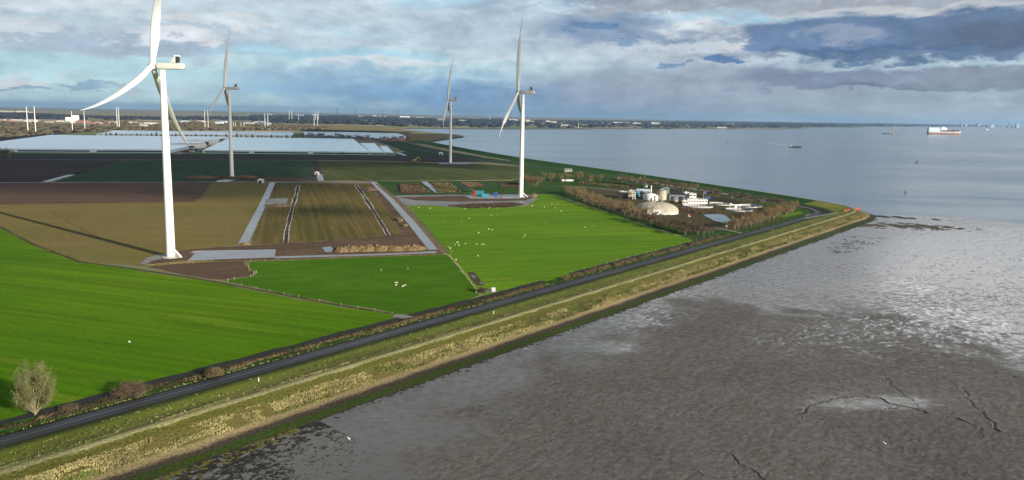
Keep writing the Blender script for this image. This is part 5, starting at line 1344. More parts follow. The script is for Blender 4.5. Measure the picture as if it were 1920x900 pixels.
wood([(-60, 229), (60, 231), (200, 236), (420, 243), (590, 239.5), (590, 243), (400, 245), (150, 247), (40, 256), (-60, 262)], 800, 7, 12, 'far_scrub', 'dim scrubby ground behind the glasshouses', 73)
wood([(170, 228.5), (330, 230), (480, 231), (480, 236), (320, 236), (180, 233)], 350, 7, 11, 'far_scrub', 'sunlit reed and scrub behind the conifers', 74)
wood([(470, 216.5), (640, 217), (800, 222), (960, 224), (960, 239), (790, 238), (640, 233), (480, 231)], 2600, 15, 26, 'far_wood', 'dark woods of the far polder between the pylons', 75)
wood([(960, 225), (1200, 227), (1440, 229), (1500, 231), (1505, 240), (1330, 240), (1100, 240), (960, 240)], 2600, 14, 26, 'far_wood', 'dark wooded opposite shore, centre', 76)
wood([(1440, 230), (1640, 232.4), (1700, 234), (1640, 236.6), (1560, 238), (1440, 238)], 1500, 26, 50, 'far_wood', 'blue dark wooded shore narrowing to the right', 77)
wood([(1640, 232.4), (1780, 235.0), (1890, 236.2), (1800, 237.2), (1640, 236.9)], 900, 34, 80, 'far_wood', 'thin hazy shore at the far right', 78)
wood([(480, 234), (620, 238), (615, 245), (575, 243.5), (480, 240)], 260, 8, 10, 'far_scrub', 'brown thicket left of the grey hall', 79)

# ------------------------------------------------------------------ treatment works
t = thing('storage_tent', 'large cream ribbed membrane dome of the treatment works', 'dome', G(1230, 399), -0.12)
b = MB(); n = 48; rows = 12
for i in range(rows + 1):
    e = math.pi / 2 * i / rows
    for k in range(n):
        a = 2 * math.pi * k / n; rib = 1 + 0.012 * math.cos(a * 12) * math.cos(e)
        b.v.append((20.8 * math.cos(a) * math.cos(e) ** 0.9 * rib, 14 * math.sin(a) * math.cos(e) ** 0.9 * rib, 2.2 + 8.6 * math.sin(e)))
for i in range(rows):
    for k in range(n): b.f.append((i * n + k, i * n + (k + 1) % n, (i + 1) * n + (k + 1) % n, (i + 1) * n + k)); b.mi.append(0)
b.build('membrane', M['beige'], t, True)
b = MB(); b.lathe([(1, -0.2), (1, 2.2)], 48, sx=20.9, sy=14.1); b.build('ring_wall', M['whitegrey'], t)
for k in range(7):
    a = math.radians(-160 + k * 23); q = MB(); pts = []
    for i in range(10):
        e = math.pi / 2 * i / 9; pts.append((20.95 * math.cos(a) * math.cos(e) ** 0.9, 14.12 * math.sin(a) * math.cos(e) ** 0.9, 2.2 + 8.7 * math.sin(e)))
    q.tube(pts, 0.08, 5); q.build('rib', M['conc'], t)
q = MB(); q.box(-9, -14.8, 0, 3, -13.2, 4.4); q.box(-9.4, -15.1, 4.4, 3.4, -13.0, 4.7); q.build('entrance', M['white'], t)
shed('container_building', 'black cladded block at the left end of the treatment works', 'building', 1168, 372, 8.5, 9, 7.5, -0.1, 'dark', 'whitegrey')
t = shed('filter_building', 'cream block with a ladder frame next to the black block', 'building', 1184, 370.5, 7, 7, 8, -0.1, 'beige', 'whitegrey', win=2)
t = thing('scaffold', 'white stacked platform beside the cream block', 'platform', G(1188.5, 374.5), -0.1)
b = MB()
for sx in (-1.6, 1.6):
    for sy in (-1.2, 1.2): b.tube([(sx, sy, 0), (sx, sy, 8)], 0.14, 5)
b.build('frame', M['white'], t)
for z in (1.6, 3.6, 5.6, 7.6): q = MB(); q.box(-1.8, -1.4, z, 1.8, 1.4, z + 0.3); q.build('deck', M['white'], t)
t = thing('tank', 'small teal tank left of the low roofed hall', 'tank', G(1194, 368)); b = MB(); b.lathe([(3, 0), (3, 4.5), (1.5, 5.6), (0.1, 5.9)], 20); b.build('shell', M['turq'], t, True); b = MB(); b.lathe([(3.1, 4.3), (3.1, 4.6)], 20); b.build('rim', M['dark'], t)
shed('pump_hall', 'low hall with pale blue roof behind the dome', 'building', 1207, 367.5, 17, 12, 6, -0.15, 'steel', 'paleblue', 'gable', win=3)
t = thing('gas_holder', 'flat white round tank directly behind the dome', 'tank', G(1219, 374.5)); b = MB(); b.lathe([(8, 0), (8, 4.8), (6, 6.2), (3, 7.0), (0.1, 7.3)], 32); b.build('shell', M['white'], t, True)
q = MB(); q.lathe([(8.1, 4.6), (8.1, 4.9)], 32); q.build('rim', M['paleblue'], t); q = MB(); q.box(4, -8.6, 0, 7, -6.5, 5.6); q.build('annex', M['white'], t)
t = thing('chimney', 'slim white stack rising behind the round white tank', 'chimney', G(1220, 370)); b = MB(); b.lathe([(0.8, 0), (0.7, 12.5), (0.85, 12.7), (0.85, 13.2)], 14); b.build('shaft', M['white'], t, True); b = MB(); b.box(-1.5, -1.5, 0, 1.5, 1.5, 1); b.build('base', M['conc'], t)
t = thing('silo', 'big beige silo with a grey pitched cap', 'silo', G(1240, 374.5)); b = MB(); b.lathe([(5.2, 0), (5.2, 10.5)], 28); b.build('shell', M['beige'], t, True)
q = MB(); q.lathe([(5.4, 10.4), (5.4, 10.9), (0.3, 12.6)], 28); q.build('roof', M['steel'], t)
q = MB(); q.tube([(-3, -4.6, 11.5), (6.5, 2, 14)], 0.5, 8); q.build('conveyor', M['steel'], t)
t = thing('stair_tower', 'green grey tower clad against the beige silo', 'tower', G(1251, 374)); b = MB(); b.box(-1.6, -2, 0, 1.6, 2, 12.5); b.build('wall', M['darkgreen_tank'], t); b = MB(); b.box(-1.8, -2.2, 12.5, 1.8, 2.2, 12.9); b.build('roof', M['steel'], t)
t = thing('chimney', 'short cream vent pipe in front of the beige silo', 'vent', G(1241, 378)); b = MB(); b.lathe([(0.7, 0), (0.6, 6.3)], 12); b.build('shaft', M['beige'], t, True); b = MB(); b.lathe([(0.9, 0), (0.9, 0.6)], 12); b.build('base', M['conc'], t)
shed('process_hall', 'dark slate process hall right of the silo', 'building', 1268, 374, 17, 12, 6, -0.1, 'steel', 'dark', 'gable', doors=2)
shed('service_building', 'left white cube on the roof line behind the long office', 'building', 1287, 370, 8, 6, 5.5, -0.1, 'white', 'white', win=2)
shed('service_building', 'right white cube on the roof line behind the long office', 'building', 1298, 371, 8, 6, 5, -0.1, 'white', 'whitegrey', win=2)
shed('office_building', 'long white office with a row of windows beside the flagpole', 'building', 1306, 381.5, 21, 9, 4.6, -0.05, 'white', 'whitegrey', win=7)
shed('office_building', 'low glazed white porch at the left end of the long office', 'building', 1284, 382.5, 6, 6, 3.4, -0.05, 'whitegrey', 'white', win=2)
shed('kiosk', 'tiny white hut behind the round white tank beneath the tree belt', 'hut', 1210, 351, 4.5, 4, 4.2, 0, 'white', 'whitegrey', win=1)
t = thing('shipping_container', 'blue container at the right end of the long office', 'container', G(1326, 373.5), 0.1); b = MB(); b.box(-3, -1.3, 0, 3, 1.3, 2.8)
for i in range(12): b.box(-2.9 + i * 0.5, -1.36, 0.2, -2.7 + i * 0.5, -1.3, 2.6)
b.build('body', M['blue'], t); b = MB(); b.box(3.0, -1.2, 0.1, 3.08, 1.2, 2.7); b.build('door', M['steel'], t)
t = thing('flagpole', 'flagpole flying a blue and white flag by the long office', 'flagpole', G(1319, 374)); b = MB(); b.lathe([(0.14, 0), (0.07, 9.5)], 8); b.build('mast', M['white'], t)
b = MB()
for i in range(7):
    for j in (0, 1): b.v.append((0.1 + i * 0.45, 0.25 * math.sin(i * 1.1), 9.2 - j * 1.9 - i * 0.12))
for i in range(6): b.f.append((2 * i, 2 * i + 1, 2 * i + 3, 2 * i + 2)); b.mi.append(0)
b.build('flag', M['flag_blue'], t)
def basin(px, py, rx, ry, lb, bridge=True, rz=0.0):
    t = thing('settling_basin', lb, 'basin', G(px, py), rz)
    b = MB(); n = 48
    for rr, z in ((1.0, 0), (1.0, 1.1), (0.93, 1.1), (0.93, 0.55)):
        for k in range(n): a = 2 * math.pi * k / n; b.v.append((rx * rr * math.cos(a), ry * rr * math.sin(a), z))
    for i in range(3):
        for k in range(n): b.f.append((i * n + k, i * n + (k + 1) % n, (i + 1) * n + (k + 1) % n, (i + 1) * n + k)); b.mi.append(0)
    b.build('rim', M['conc'], t)
    w = MB(); w.lathe([(0.94, 0.7), (0.001, 0.71)], 48, sx=rx, sy=ry); w.build('basin_water', M['water_puddle'], t)
    if bridge:
        q = MB(); q.box(-rx, -0.5, 1.3, rx * 0.1, 0.5, 1.5); q.tube([(-rx, -0.5, 2.4), (rx * .1, -0.5, 2.4)], 0.06, 4); q.tube([(-rx, 0.5, 2.4), (rx * .1, 0.5, 2.4)], 0.06, 4)
        for i in range(6): q.box(-rx + i * rx / 5, -0.52, 1.5, -rx + i * rx / 5 + .1, -0.45, 2.4)
        q.build('walkway', M['white'], t)
        q = MB(); q.lathe([(0.9, 0), (0.9, 2.0)], 12); q.build('centre_column', M['conc'], t)
basin(1308, 387.5, 15.5, 12, 'round settling basin in front of the long white office')
basin(1352, 383.5, 12.5, 11, 'small settling basin right of the long office')
basin(1386, 394.5, 13.5, 11, 'settling basin nearest the sunlit tan tree row')
basin(1405, 387, 15, 12, 'settling basin furthest right, behind the machinery', rz=0.6)
t = thing('dosing_unit', 'white tangle of pipes and a small block between the right settling basins', 'machinery', G(1378, 390), 0.3)
b = MB(); b.box(-1.5, -1.5, 0, 1.5, 1.5, 3); b.build('housing', M['whitegrey'], t)
b = MB(); b.tube([(-6, 0, 5), (-2, 0, 2), (5, 0.5, 2.5), (8, 1, 3.2)], 0.45, 8); b.tube([(-6, 0, 5), (-6, 0, 0)], 0.3, 6); b.tube([(6, 0.5, 3), (6, 0.5, 0)], 0.3, 6); b.tube([(-3, 2, 3), (4, 2, 3)], 0.35, 6); b.build('pipework', M['white'], t)
t = thing('dosing_unit', 'small grey pump unit between dome and office', 'machinery', G(1268, 380), 0.1)
b = MB(); b.box(-2, -1.5, 0, 1.5, 1.5, 3); b.build('housing', M['beige'], t); b = MB(); b.tube([(-3, 0, 0), (-3, 0, 5), (0, 0, 5), (0, 0, 3)], 0.3, 6); b.build('pipework', M['whitegrey'], t)
t = thing('mixer_cone', 'small orange tank on the bank left of the pond', 'tank', G(1291, 406)); b = MB(); b.lathe([(1.1, 0), (1.3, 0.9), (0.8, 1.8), (0.2, 2.2)], 12); b.build('shell', M['soiltank'], t); b = MB(); b.lathe([(2.1, -0.1), (2.1, 0.25)], 12); b.build('base', M['conc'], t)
shed('cottage', 'lonely grey roofed cottage at the foot of the far sea wall', 'house', 1065, 322, 12, 8, 4, 0.1, 'beige', 'steel', 'gable', win=2)
for i, x in enumerate([1056, 1063, 1066.5, 1070, 1073.5]):
    t = thing('caravan', 'small white caravan in the short row behind the brown tree clump', 'caravan', G(x, 340.2), 0.1 * i, 'row of white caravans')
    b = MB(); b.box(-1.9, -1.1, 0.5, 1.9, 1.1, 2.7, taper=0.12); b.build('body', M['white'], t); b = MB(); b.box(-0.9, -1.13, 1.5, 0.6, -1.05, 2.1); b.build('window', M['glass'], t)
    b = MB(); b.tube([(0, -1.1, .35), (0, 1.1, .35)], 0.35, 10); b.build('wheel', M['dark'], t)

# ------------------------------------------------------------------ construction site objects
def cont(px, py, L, col, lb, h=2.9, rz=0.0):
    t = thing('shipping_container', lb, 'container', G(px, py, 0.15), rz); b = MB(); b.box(-L / 2, -1.25, 0, L / 2, 1.25, h)
    for i in range(int(L / 0.5)): b.box(-L / 2 + 0.15 + i * 0.5, -1.3, 0.2, -L / 2 + 0.35 + i * 0.5, -1.25, h - 0.2)
    b.build('body', M[col], t); q = MB(); q.box(L / 2, -1.15, 0.1, L / 2 + 0.08, 1.15, h - 0.15); q.build('door', M['steel'], t)
    return t
cont(889.5, 367.5, 3.2, 'red', 'small orange red container at the left end of the site hardstanding', 6.2)
cont(899, 366.8, 10, 'turq', 'largest turquoise container on the site hardstanding', 5.6); 
cont(909.5, 368.5, 8, 'turq', 'low turquoise container in the middle of the site hardstanding', 3.2, 0.2)
cont(929.5, 368, 4.6, 'blue', 'blue container nearest the tall turbine', 4.4)
t = thing('pallet_stack', 'small stack of pale timber near the foot of the tall turbine', 'stack', G(940, 370.5, .15), 0.2)
for k in range(4): b = MB(); b.box(-1.6, -1, k * 0.35, 1.6, 1, k * 0.35 + 0.22); b.build('pallet', M['reed'], t)
t = thing('spoil_heap', 'pale soil heap right of the tall turbine foot', 'heap', G(1000, 366))
def heap(px, py, rx, ry, h, mat, lb, rz=0.0, seed=1, obj=None):
    n = 28; m = 44; b = MB()
    for i in range(n + 1):
        q = i / n
        for k in range(m):
            a = 2 * math.pi * k / m; x, y = rx * q * math.cos(a), ry * q * math.sin(a)
            nz = float(fbm(np.array([x / 2.2 + seed * 9]), np.array([y / 2.2]), seed, 4)[0])
            b.v.append((x * (1 + 0.1 * math.sin(3 * a + seed)), y, max(-0.05, h * (1 - q ** 2) ** 0.7 * (0.35 + 1.3 * nz)) if q < 1 else -0.05))
    for i in range(n):
        for k in range(m): b.f.append((i * m + k, (i + 1) * m + k, (i + 1) * m + (k + 1) % m, i * m + (k + 1) % m)); b.mi.append(0)
    o = b.build('spoil_heap', M[mat]); X = G(px, py); o.location = X; o.rotation_euler = (0, 0, rz); setp(o, lb, 'soil heap')
bpy.data.objects.remove(t)
heap(1000, 367, 4.5, 3, 2.2, 'spoil', 'pale soil heap right of the tall turbine foot', 0, 2)
for i, (x, y, rx, ry, h, mt, lb) in enumerate([(641, 470.5, 6, 6, 2.8, 'spoil', 'leftmost mound of the ochre spoil row, next to the puddle'), (660, 469.5, 7, 6, 3.0, 'spoil', 'second mound of the ochre spoil row'),
        (685, 469, 9, 6.5, 3.2, 'spoil', 'third and broad mound of the ochre spoil row'), (712, 468.5, 8, 6.5, 3.0, 'spoil', 'fourth mound of the ochre spoil row, before the dark gap'),
        (741, 468, 9, 7, 2.6, 'spoil', 'grassy mound at the centre right of the spoil row'), (770, 466.5, 10, 8, 2.4, 'spoil', 'rightmost flat mound inside the bend of the concrete track')]): heap(x, y, rx, ry, h, mt, lb, 0.1, 3 + i)
heap(748, 413, 4, 9, 2.0, 'spoil', 'straw coloured heap beside the long concrete track', 0.25, 12)
heap(758, 423, 3, 5, 1.4, 'spoil', 'smaller straw coloured heap beside the long concrete track', 0.25, 13)
heap(521, 386.5, 15, 7, 1.8, 'spoil_dark', 'dark red brown heap under the side hardstanding', 0.0, 14)
heap(692, 356, 10, 14, 2.4, 'spoil_dark', 'dark heap at the top of the long concrete track', 0.2, 15)
heap(460, 458, 4, 3, 1.6, 'spoil', 'sandy heap at the foot of the left concrete track', 0.0, 16)
heap(778, 304.5, 18, 6, 3, 'spoil_dark', 'dark heap below the yellow excavator', 0.0, 17)
heap(380, 334, 22, 8, 3.0, 'spoil_dark', 'brown heap left of the shaded turbine foot', 0.0, 18)
heap(462, 333, 16, 7, 2.6, 'spoil_dark', 'brown heap right of the shaded turbine foot', 0.0, 19)
# excavator
t = thing('excavator', 'yellow excavator working on the dark heap near the small turbine', 'excavator', G(778, 302.3, 0.5), 0.2); k = 1.7
b = MB(); b.box(-2 * k, -1.5 * k, 0, 2 * k, -0.8 * k, 0.9 * k); b.box(-2 * k, 0.8 * k, 0, 2 * k, 1.5 * k, 0.9 * k); b.build('tracks', M['dark'], t)
b = MB(); b.box(-2.2 * k, -1.3 * k, 1.0 * k, 1.2 * k, 1.3 * k, 2.1 * k); b.build('body', M['yellow'], t)
b = MB(); b.box(0.1 * k, 0.1 * k, 2.1 * k, 1.4 * k, 1.3 * k, 3.2 * k, taper=0.1); b.build('cab', M['glass'], t)
b = MB(); b.tube([(1.2 * k, -.3 * k, 1.8 * k), (2.6 * k, -.3 * k, 4.6 * k), (4.6 * k, -.3 * k, 4.4 * k)], 0.32 * k, 6); b.tube([(4.6 * k, -.3 * k, 4.4 * k), (5.4 * k, -.3 * k, 1.6 * k)], 0.25 * k, 6); b.build('boom', M['yellow'], t)
b = MB(); b.box(4.9 * k, -.8 * k, 0.6 * k, 5.9 * k, .2 * k, 1.6 * k, taper=0.15); b.build('bucket', M['dark'], t)
shed('field_hut', 'open fronted pale hut at the junction of field track and left concrete track', 'hut', 489, 343, 6.5, 5, 4.2, 0, 'whitegrey', 'white', doors=1)
shed('field_hut', 'small grey hut beside the short blue track in the upper fields', 'hut', 594.5, 328, 5, 5, 4.0, 0, 'whitegrey', 'whitegrey', doors=1)
shed('field_hut', 'tiny white hut at the sea wall left of the small turbine', 'hut', 826.5, 290.5, 8, 6, 5, 0, 'white', 'white', doors=1)
t = thing('gas_cabinet', 'white box cabinet on the verge by the right pasture gate', 'cabinet', G(925, 546), 0.15); b = MB(); b.box(-0.9, -0.7, 0, 0.9, 0.7, 1.7, taper=0.04); b.build('body', M['white'], t)
q = MB(); q.box(-0.7, -0.76, 0.2, -0.05, -0.7, 1.5); q.build('door', M['whitegrey'], t); q = MB(); q.box(-1.0, -0.8, 1.7, 1.0, 0.8, 1.82); q.build('lid', M['white'], t)
t = thing('gatehouse', 'tiny white marker box on the yard road by the pond', 'box', G(1362, 425)); b = MB(); b.box(-0.7, -0.7, 0, 0.7, 0.7, 1.6, taper=0.05); b.build('body', M['white'], t); b = MB(); b.box(-0.8, -0.8, 1.6, 0.8, 0.8, 1.72); b.build('lid', M['whitegrey'], t)
# orange safety netting on the wall
t = thing('barrier_fence', 'orange safety mesh fence on the wall top at the bend', 'fence')
A0 = G(1583, 396, 2.6); B0 = G(1614, 391.5, 3.4); n = 16; w = MB(); 
for i in range(n + 1):
    q = i / n; p = (A0[0] + (B0[0] - A0[0]) * q, A0[1] + (B0[1] - A0[1]) * q + 0.8 * math.sin(q * 9), A0[2] + (B0[2] - A0[2]) * q)
    w.v += [(p[0], p[1], p[2] - 0.6), (p[0], p[1], p[2] + 1.0 + 0.35 * math.sin(i * 1.7))]
    if i: w.f.append((2 * i - 2, 2 * i, 2 * i + 1, 2 * i - 1)); w.mi.append(0)
    if i % 2 == 0: pm = MB(); pm.tube([(p[0], p[1], p[2] - 1), (p[0], p[1], p[2] + 1.9)], 0.08, 5); pm.build('post', M['orange'], t)
w.build('netting', M['orange'], t)

# ------------------------------------------------------------------ fences and posts
def fence(P, spacing, label, h=1.25, r=0.09, wires=True, z=0.0, px=True, mat='post'):
    P = [np.array(G(x, y)[:2]) if px else np.array((x, y), float) for x, y in P]; t = thing('fence', label, 'fence'); pts = []
    for a, b in zip(P[:-1], P[1:]):
        L = np.linalg.norm(b - a); m = max(1, int(L / spacing))
        for i in range(m): pts.append(a + (b - a) * i / m)
    pts.append(P[-1]); pts = pts[:98]; rr = random.Random(len(pts)); me = None
    for p in pts:
        if me is None: q = MB(); q.tube([(0, 0, -0.2), (0, 0, h)], [r, r * 0.85], 6); o = q.build('post', M[mat], t); me = o
        else: o = me.copy(); C.objects.link(o); o.parent = t
        o.location = (p[0], p[1], z); o.rotation_euler = (rr.uniform(-.06, .06), rr.uniform(-.06, .06), 0); o.scale = (1, 1, rr.uniform(.85, 1.1))
    if wires:
        w = MB()
        for zz in (0.55, 0.95): w.tube([(p[0], p[1], z + zz) for p in pts], 0.012, 3, False)
        w.build('wire', M['steel'], t)
fence([(842, 480), (860, 500), (875, 520), (890, 541), (893, 550)], 4.5, 'weathered post fence between the middle and right sheep pastures', 1.4, 0.13)
fence([(466, 500), (468, 508), (478, 512), (481, 511), (470, 519), (440, 524), (427, 527)], 5, 'yellowish post fence round the brown plot at the left tip of the middle pasture', 1.3, 0.12)
fence([(427, 529), (480, 541), (560, 558), (640, 572), (735, 589)], 9.5, 'post and wire fence along the ditch between near and middle pasture', 1.3, 0.09)
fence([(470, 490), (600, 486), (720, 481), (834, 477)], 7.5, 'low post fence between the works track and the middle pasture', 1.1, 0.08)
fence([st(s, 61.5) for s in range(232, 425, 12)], 12, 'post fence along the lower edge of the right pasture', 1.3, 0.09, px=False)
fence([st(s, 50.6) for s in range(-60, 200, 10)], 5.5, 'line of small posts on the verge between road and near reeds', 0.8, 0.06, False, px=False)
fence([st(s, 21.2) for s in range(-55, 120, 9)], 9, 'line of thin posts beside the crest path in the foreground', 0.9, 0.06, False, z=3.6, px=False)
for i, (x, y, z, lb) in enumerate([(485, 714, 2.4, 'single white marker post on the landward slope at lower left'), (925.5, 588, 2.4, 'single white marker post on the landward slope below the gate'), (1448, 432, 0.6, 'short white post at the road edge below the tan tree row')]):
    t = thing('marker_post', lb, 'post', G(x, y, z)); b = MB(); b.lathe([(0.13, -0.2), (0.13, 1.1), (0.06, 1.2)], 8); b.build('shaft', M['white'], t); b = MB(); b.lathe([(0.145, 0.75), (0.145, 0.9)], 8); b.build('reflector_band', M['dark'], t)

# ------------------------------------------------------------------ sheep and birds
def sheep_mesh(seed, graze):
    r = random.Random(seed); b = MB(); n = 12
    secs = [(-0.62, 0.10, 0.62), (-0.55, 0.24, 0.66), (-0.3, 0.33, 0.68), (0.1, 0.34, 0.70), (0.42, 0.28, 0.72), (0.58, 0.17, 0.76)]
    hd = [(0.70, 0.13, 0.80 if not graze else 0.5), (0.86, 0.11, 0.86 if not graze else 0.26), (1.02, 0.06, 0.80 if not graze else 0.12)]
    for x, rr, z in secs + hd:
        for k in range(n):
            a = 2 * math.pi * k / n; q = 1 + r.uniform(-.06, .06); b.v.append((x, rr * math.cos(a) * q * 0.95, z + rr * math.sin(a) * q))
    N = len(secs + hd)
    for i in range(N - 1):
        for k in range(n): b.f.append((i * n + k, i * n + (k + 1) % n, (i + 1) * n + (k + 1) % n, (i + 1) * n + k)); b.mi.append(0)
    b.f.append(tuple(range(n))[::-1]); b.mi.append(0); b.f.append(tuple((N - 1) * n + k for k in range(n))); b.mi.append(0)
    for lx, ly in ((-.42, -.15), (-.42, .15), (.36, -.14), (.36, .14)):
        b.tube([(lx, ly, 0.5), (lx + .02, ly, .26), (lx, ly, 0)], [0.075, 0.05, 0.045], 6)
    for sy in (-1, 1): b.tube([(hd[1][0] - .06, sy * .08, hd[1][2] + .06), (hd[1][0] - .1, sy * .2, hd[1][2] + .04)], [0.04, 0.02], 5)
    return b
sm = []
for i in range(4):
    o = sheep_mesh(i, i != 2).build('sheep', M['wool'], None, True); sm.append(o.data); bpy.data.objects.remove(o)
def sheep(px, py, label, group, r):
    o = bpy.data.objects.new('sheep', r.choice(sm)); C.objects.link(o); o.location = G(px, py); s = r.uniform(0.72, 0.92); o.scale = (s, s, s); o.rotation_euler = (0, 0, r.uniform(0, 6.28)); setp(o, label, 'sheep', group)
r_ = random.Random(9)
z6 = [(336, 427), (386, 414), (487, 418), (785, 424), (838, 412), (928, 408), (988, 418), (1000, 412), (1065, 417), (1010, 478), (1063, 475), (822, 506), (756, 528), (600, 530), (987, 598), (1018, 603), (901, 630), (1302, 648), (1287, 663), (1365, 395), (1355, 398), (1530, 382), (1577, 380), (1557, 415), (1467, 408), (1608, 443), (1480, 540), (1815, 582), (1890, 567)]
for a, b_ in z6: sheep(700 + a / 4.571, 300 + b_ / 4.571, 'white sheep grazing in the upper part of the right pasture', 'sheep in the upper right pasture', r_)
for a, b_ in [(1385, 497), (1398, 508), (1408, 528), (1580, 556), (1436, 582), (1430, 483), (1446, 470), (1455, 488), (1497, 477), (1571, 482), (1605, 483), (1619, 481)]:
    sheep(440 + a / 3.4615, 320 + b_ / 3.4615, 'white sheep near the left edge of the right pasture, above the muddy hollow', 'sheep in the lower left of the right pasture', r_)
for a, b_ in [(1043, 733), (1054, 731), (1047, 748), (1091, 756), (1107, 748)]:
    sheep(440 + a / 3.4615, 320 + b_ / 3.4615, 'white sheep in the tight group of five in the middle pasture', 'group of five sheep in the middle pasture', r_)
sheep(714.5, 507.8, 'lone white sheep left and above the group of five', None, r_); sheep(764.5, 505.2, 'lone white sheep right and above the group of five', None, r_)
def bird(px, py, z, lb):
    t = thing('gull', lb, 'bird', G(px, py, z), 1.0); b = MB(); b.lathe([(0.02, -0.25), (0.10, -0.1), (0.12, 0.05), (0.06, 0.2), (0.01, 0.27)], 8); o = b.build('body', M['white'], t, True); o.rotation_euler = (0, math.pi / 2, 0); o.location = (0, 0, 0.24); o.scale = (1.6, 1.6, 1.6)
    b = MB(); b.add([(0.15, 0, .3), (-.15, 0, .3), (-.2, .75, .55), (0, .6, .55)], [(0, 1, 2, 3)]); b.add([(0.15, 0, .3), (-.15, 0, .3), (-.2, -.75, .55), (0, -.6, .55)], [(3, 2, 1, 0)]); b.build('wings', M['white'], t)
bird(655, 824, MUDZ, 'white gull on the smooth mud left of centre'); bird(1660, 833, MUDZ, 'white gull on the mud at lower right'); bird(243, 642, 0.05, 'white bird on the near pasture'); bird(1882, 604, MUDZ, 'white bird on the mud at the right edge')

# ------------------------------------------------------------------ vessels
WZ = -2.2
def hull(b, L, B, h0, h1, bow=0.2, mi=0):
    """plan outline with a pointed bow towards +x"""
    pts = [(-L / 2, -B * 0.42), (-L * 0.4, -B / 2), (L * (0.5 - bow), -B / 2), (L * (0.5 - bow * 0.4), -B * 0.32), (L / 2, 0), (L * (0.5 - bow * 0.4), B * 0.32), (L * (0.5 - bow), B / 2), (-L * 0.4, B / 2), (-L / 2, B * 0.42)]
    n = len(pts); vs = [(x * (0.96 if h0 <= 0 else 1), y * 0.92, h0) for x, y in pts] + [(x, y, h1 + (0.25 * (h1 - h0) if x > L * 0.3 else 0)) for x, y in pts]
    b.add(vs, [(i, (i + 1) % n, n + (i + 1) % n, n + i) for i in range(n)] + [tuple(range(n, 2 * n))], mi)
t = thing('cargo_ship', 'large roll on roll off cargo ship with brown red lower hull sailing at upper right', 'ship', G(1770, 252.3, WZ), 0.0); s = mpp(1770, 252.3); L = 54 * s
b = MB(); hull(b, L, 34, 0, 5 * s * 0.55); b.build('lower_hull', M['rust'], t)
b = MB(); hull(b, L * 1.005, 34.4, 5 * s * 0.55, 5 * s * 0.95); b.build('upper_hull', M['whitegrey'], t)
b = MB(); b.box(-L * 0.5, -15, 5 * s * 0.9, -L * 0.16, 15, 11.2 * s, taper=1); b.build('superstructure', M['paleblue'], t)
b = MB(); b.box(-L * 0.13, -15, 5 * s, L * 0.06, 15, 10.8 * s, taper=3); b.box(-L * .08, -6, 10.8 * s, L * .0, 6, 12.3 * s, taper=2); b.build('bridge', M['white'], t)
b = MB(); b.box(-L * 0.12, -16, 5 * s, L * 0.24, 16, 7.5 * s, taper=1); b.box(L * 0.26, -14, 5 * s, L * 0.42, 14, 8.2 * s, taper=2); b.build('deck_cargo', M['dark'], t)
b = MB(); b.box(-L * 0.40, -4, 11 * s, -L * 0.33, 4, 12.8 * s, taper=1); b.build('funnel', M['dark'], t)
t = thing('river_barge', 'dark inland barge with white wheelhouse trailing a pale wake', 'barge', G(1491.5, 276.5, WZ), -0.45); s = mpp(1491, 276)
b = MB(); hull(b, 19 * s * 1.1, 7.5, 0, 3.4, 0.15); b.build('hull', M['dark'], t)
b = MB(); b.box(-5 * s, -3, 3.0, 6 * s, 3, 5.0, taper=0.4); b.build('cargo_hatch', M['steel'], t)
b = MB(); b.box(-9 * s, -3, 3.2, -5.6 * s, 3, 7.6, taper=0.5); b.box(-8.6 * s, -3.4, 7.6, -6 * s, 3.4, 8.0); b.build('wheelhouse', M['white'], t)
t = thing('crane_barge', 'flat barge with a tall leaning yellow grey crane jib', 'barge', G(1664, 251.6, WZ), 0); s = mpp(1664, 251.6)
b = MB(); hull(b, 18 * s, 24, 0, 6, 0.08); b.build('hull', M['dark'], t); b = MB(); b.box(2 * s, -6, 6, 6 * s, 6, 14, taper=1); b.build('cabin', M['beige'], t)
b = MB()
for dy in (-5, 5): b.tube([(5 * s, dy, 8), (9.5 * s, dy * 0.2, 16.5 * s)], 2.0, 5); b.tube([(8.4 * s, dy, 8), (9.6 * s, dy * .2, 16.5 * s)], 1.3, 5)
for k in range(7): q = k / 7; b.tube([(5 * s + 4.5 * s * q, 0, 8 + 16 * s * q), (8.4 * s + 1.2 * s * (q + .1), 0, 8 + 16 * s * (q + .1))], 0.9, 4)
b.tube([(9.5 * s, 0, 16.5 * s), (13 * s, 0, 20 * s)], 0.9, 4)
b.build('jib', M['beige'], t)
t = thing('tug_boat', 'small dark tug right of the crane barge', 'tug', G(1684, 251.9, WZ), 0.1); b = MB(); hull(b, 8 * s, 9, 0, 5, 0.3); b.build('hull', M['dark'], t); b = MB(); b.box(-8, -3, 5, 3, 3, 9.5, taper=0.6); b.build('wheelhouse', M['steel'], t)
t = thing('motor_boat', 'tiny white boat near the right end of the far shore', 'boat', G(1851, 243.6, WZ), 0.2); b = MB(); hull(b, 34, 9, 0, 6, 0.3); b.build('hull', M['white'], t); b = MB(); b.box(-12, -3.5, 6, 4, 3.5, 12, taper=1); b.build('cabin', M['white'], t)
t = thing('dredger', 'low dark vessel moored off the opposite shore', 'vessel', G(1252, 241.9, WZ), 0); b = MB(); hull(b, 110, 14, 0, 5, 0.1); b.build('hull', M['dark'], t); b = MB(); b.box(-20, -5, 5, 5, 5, 14, taper=1); b.box(15, -4, 5, 24, 4, 12, taper=1); b.build('deckhouse', M['dark'], t)
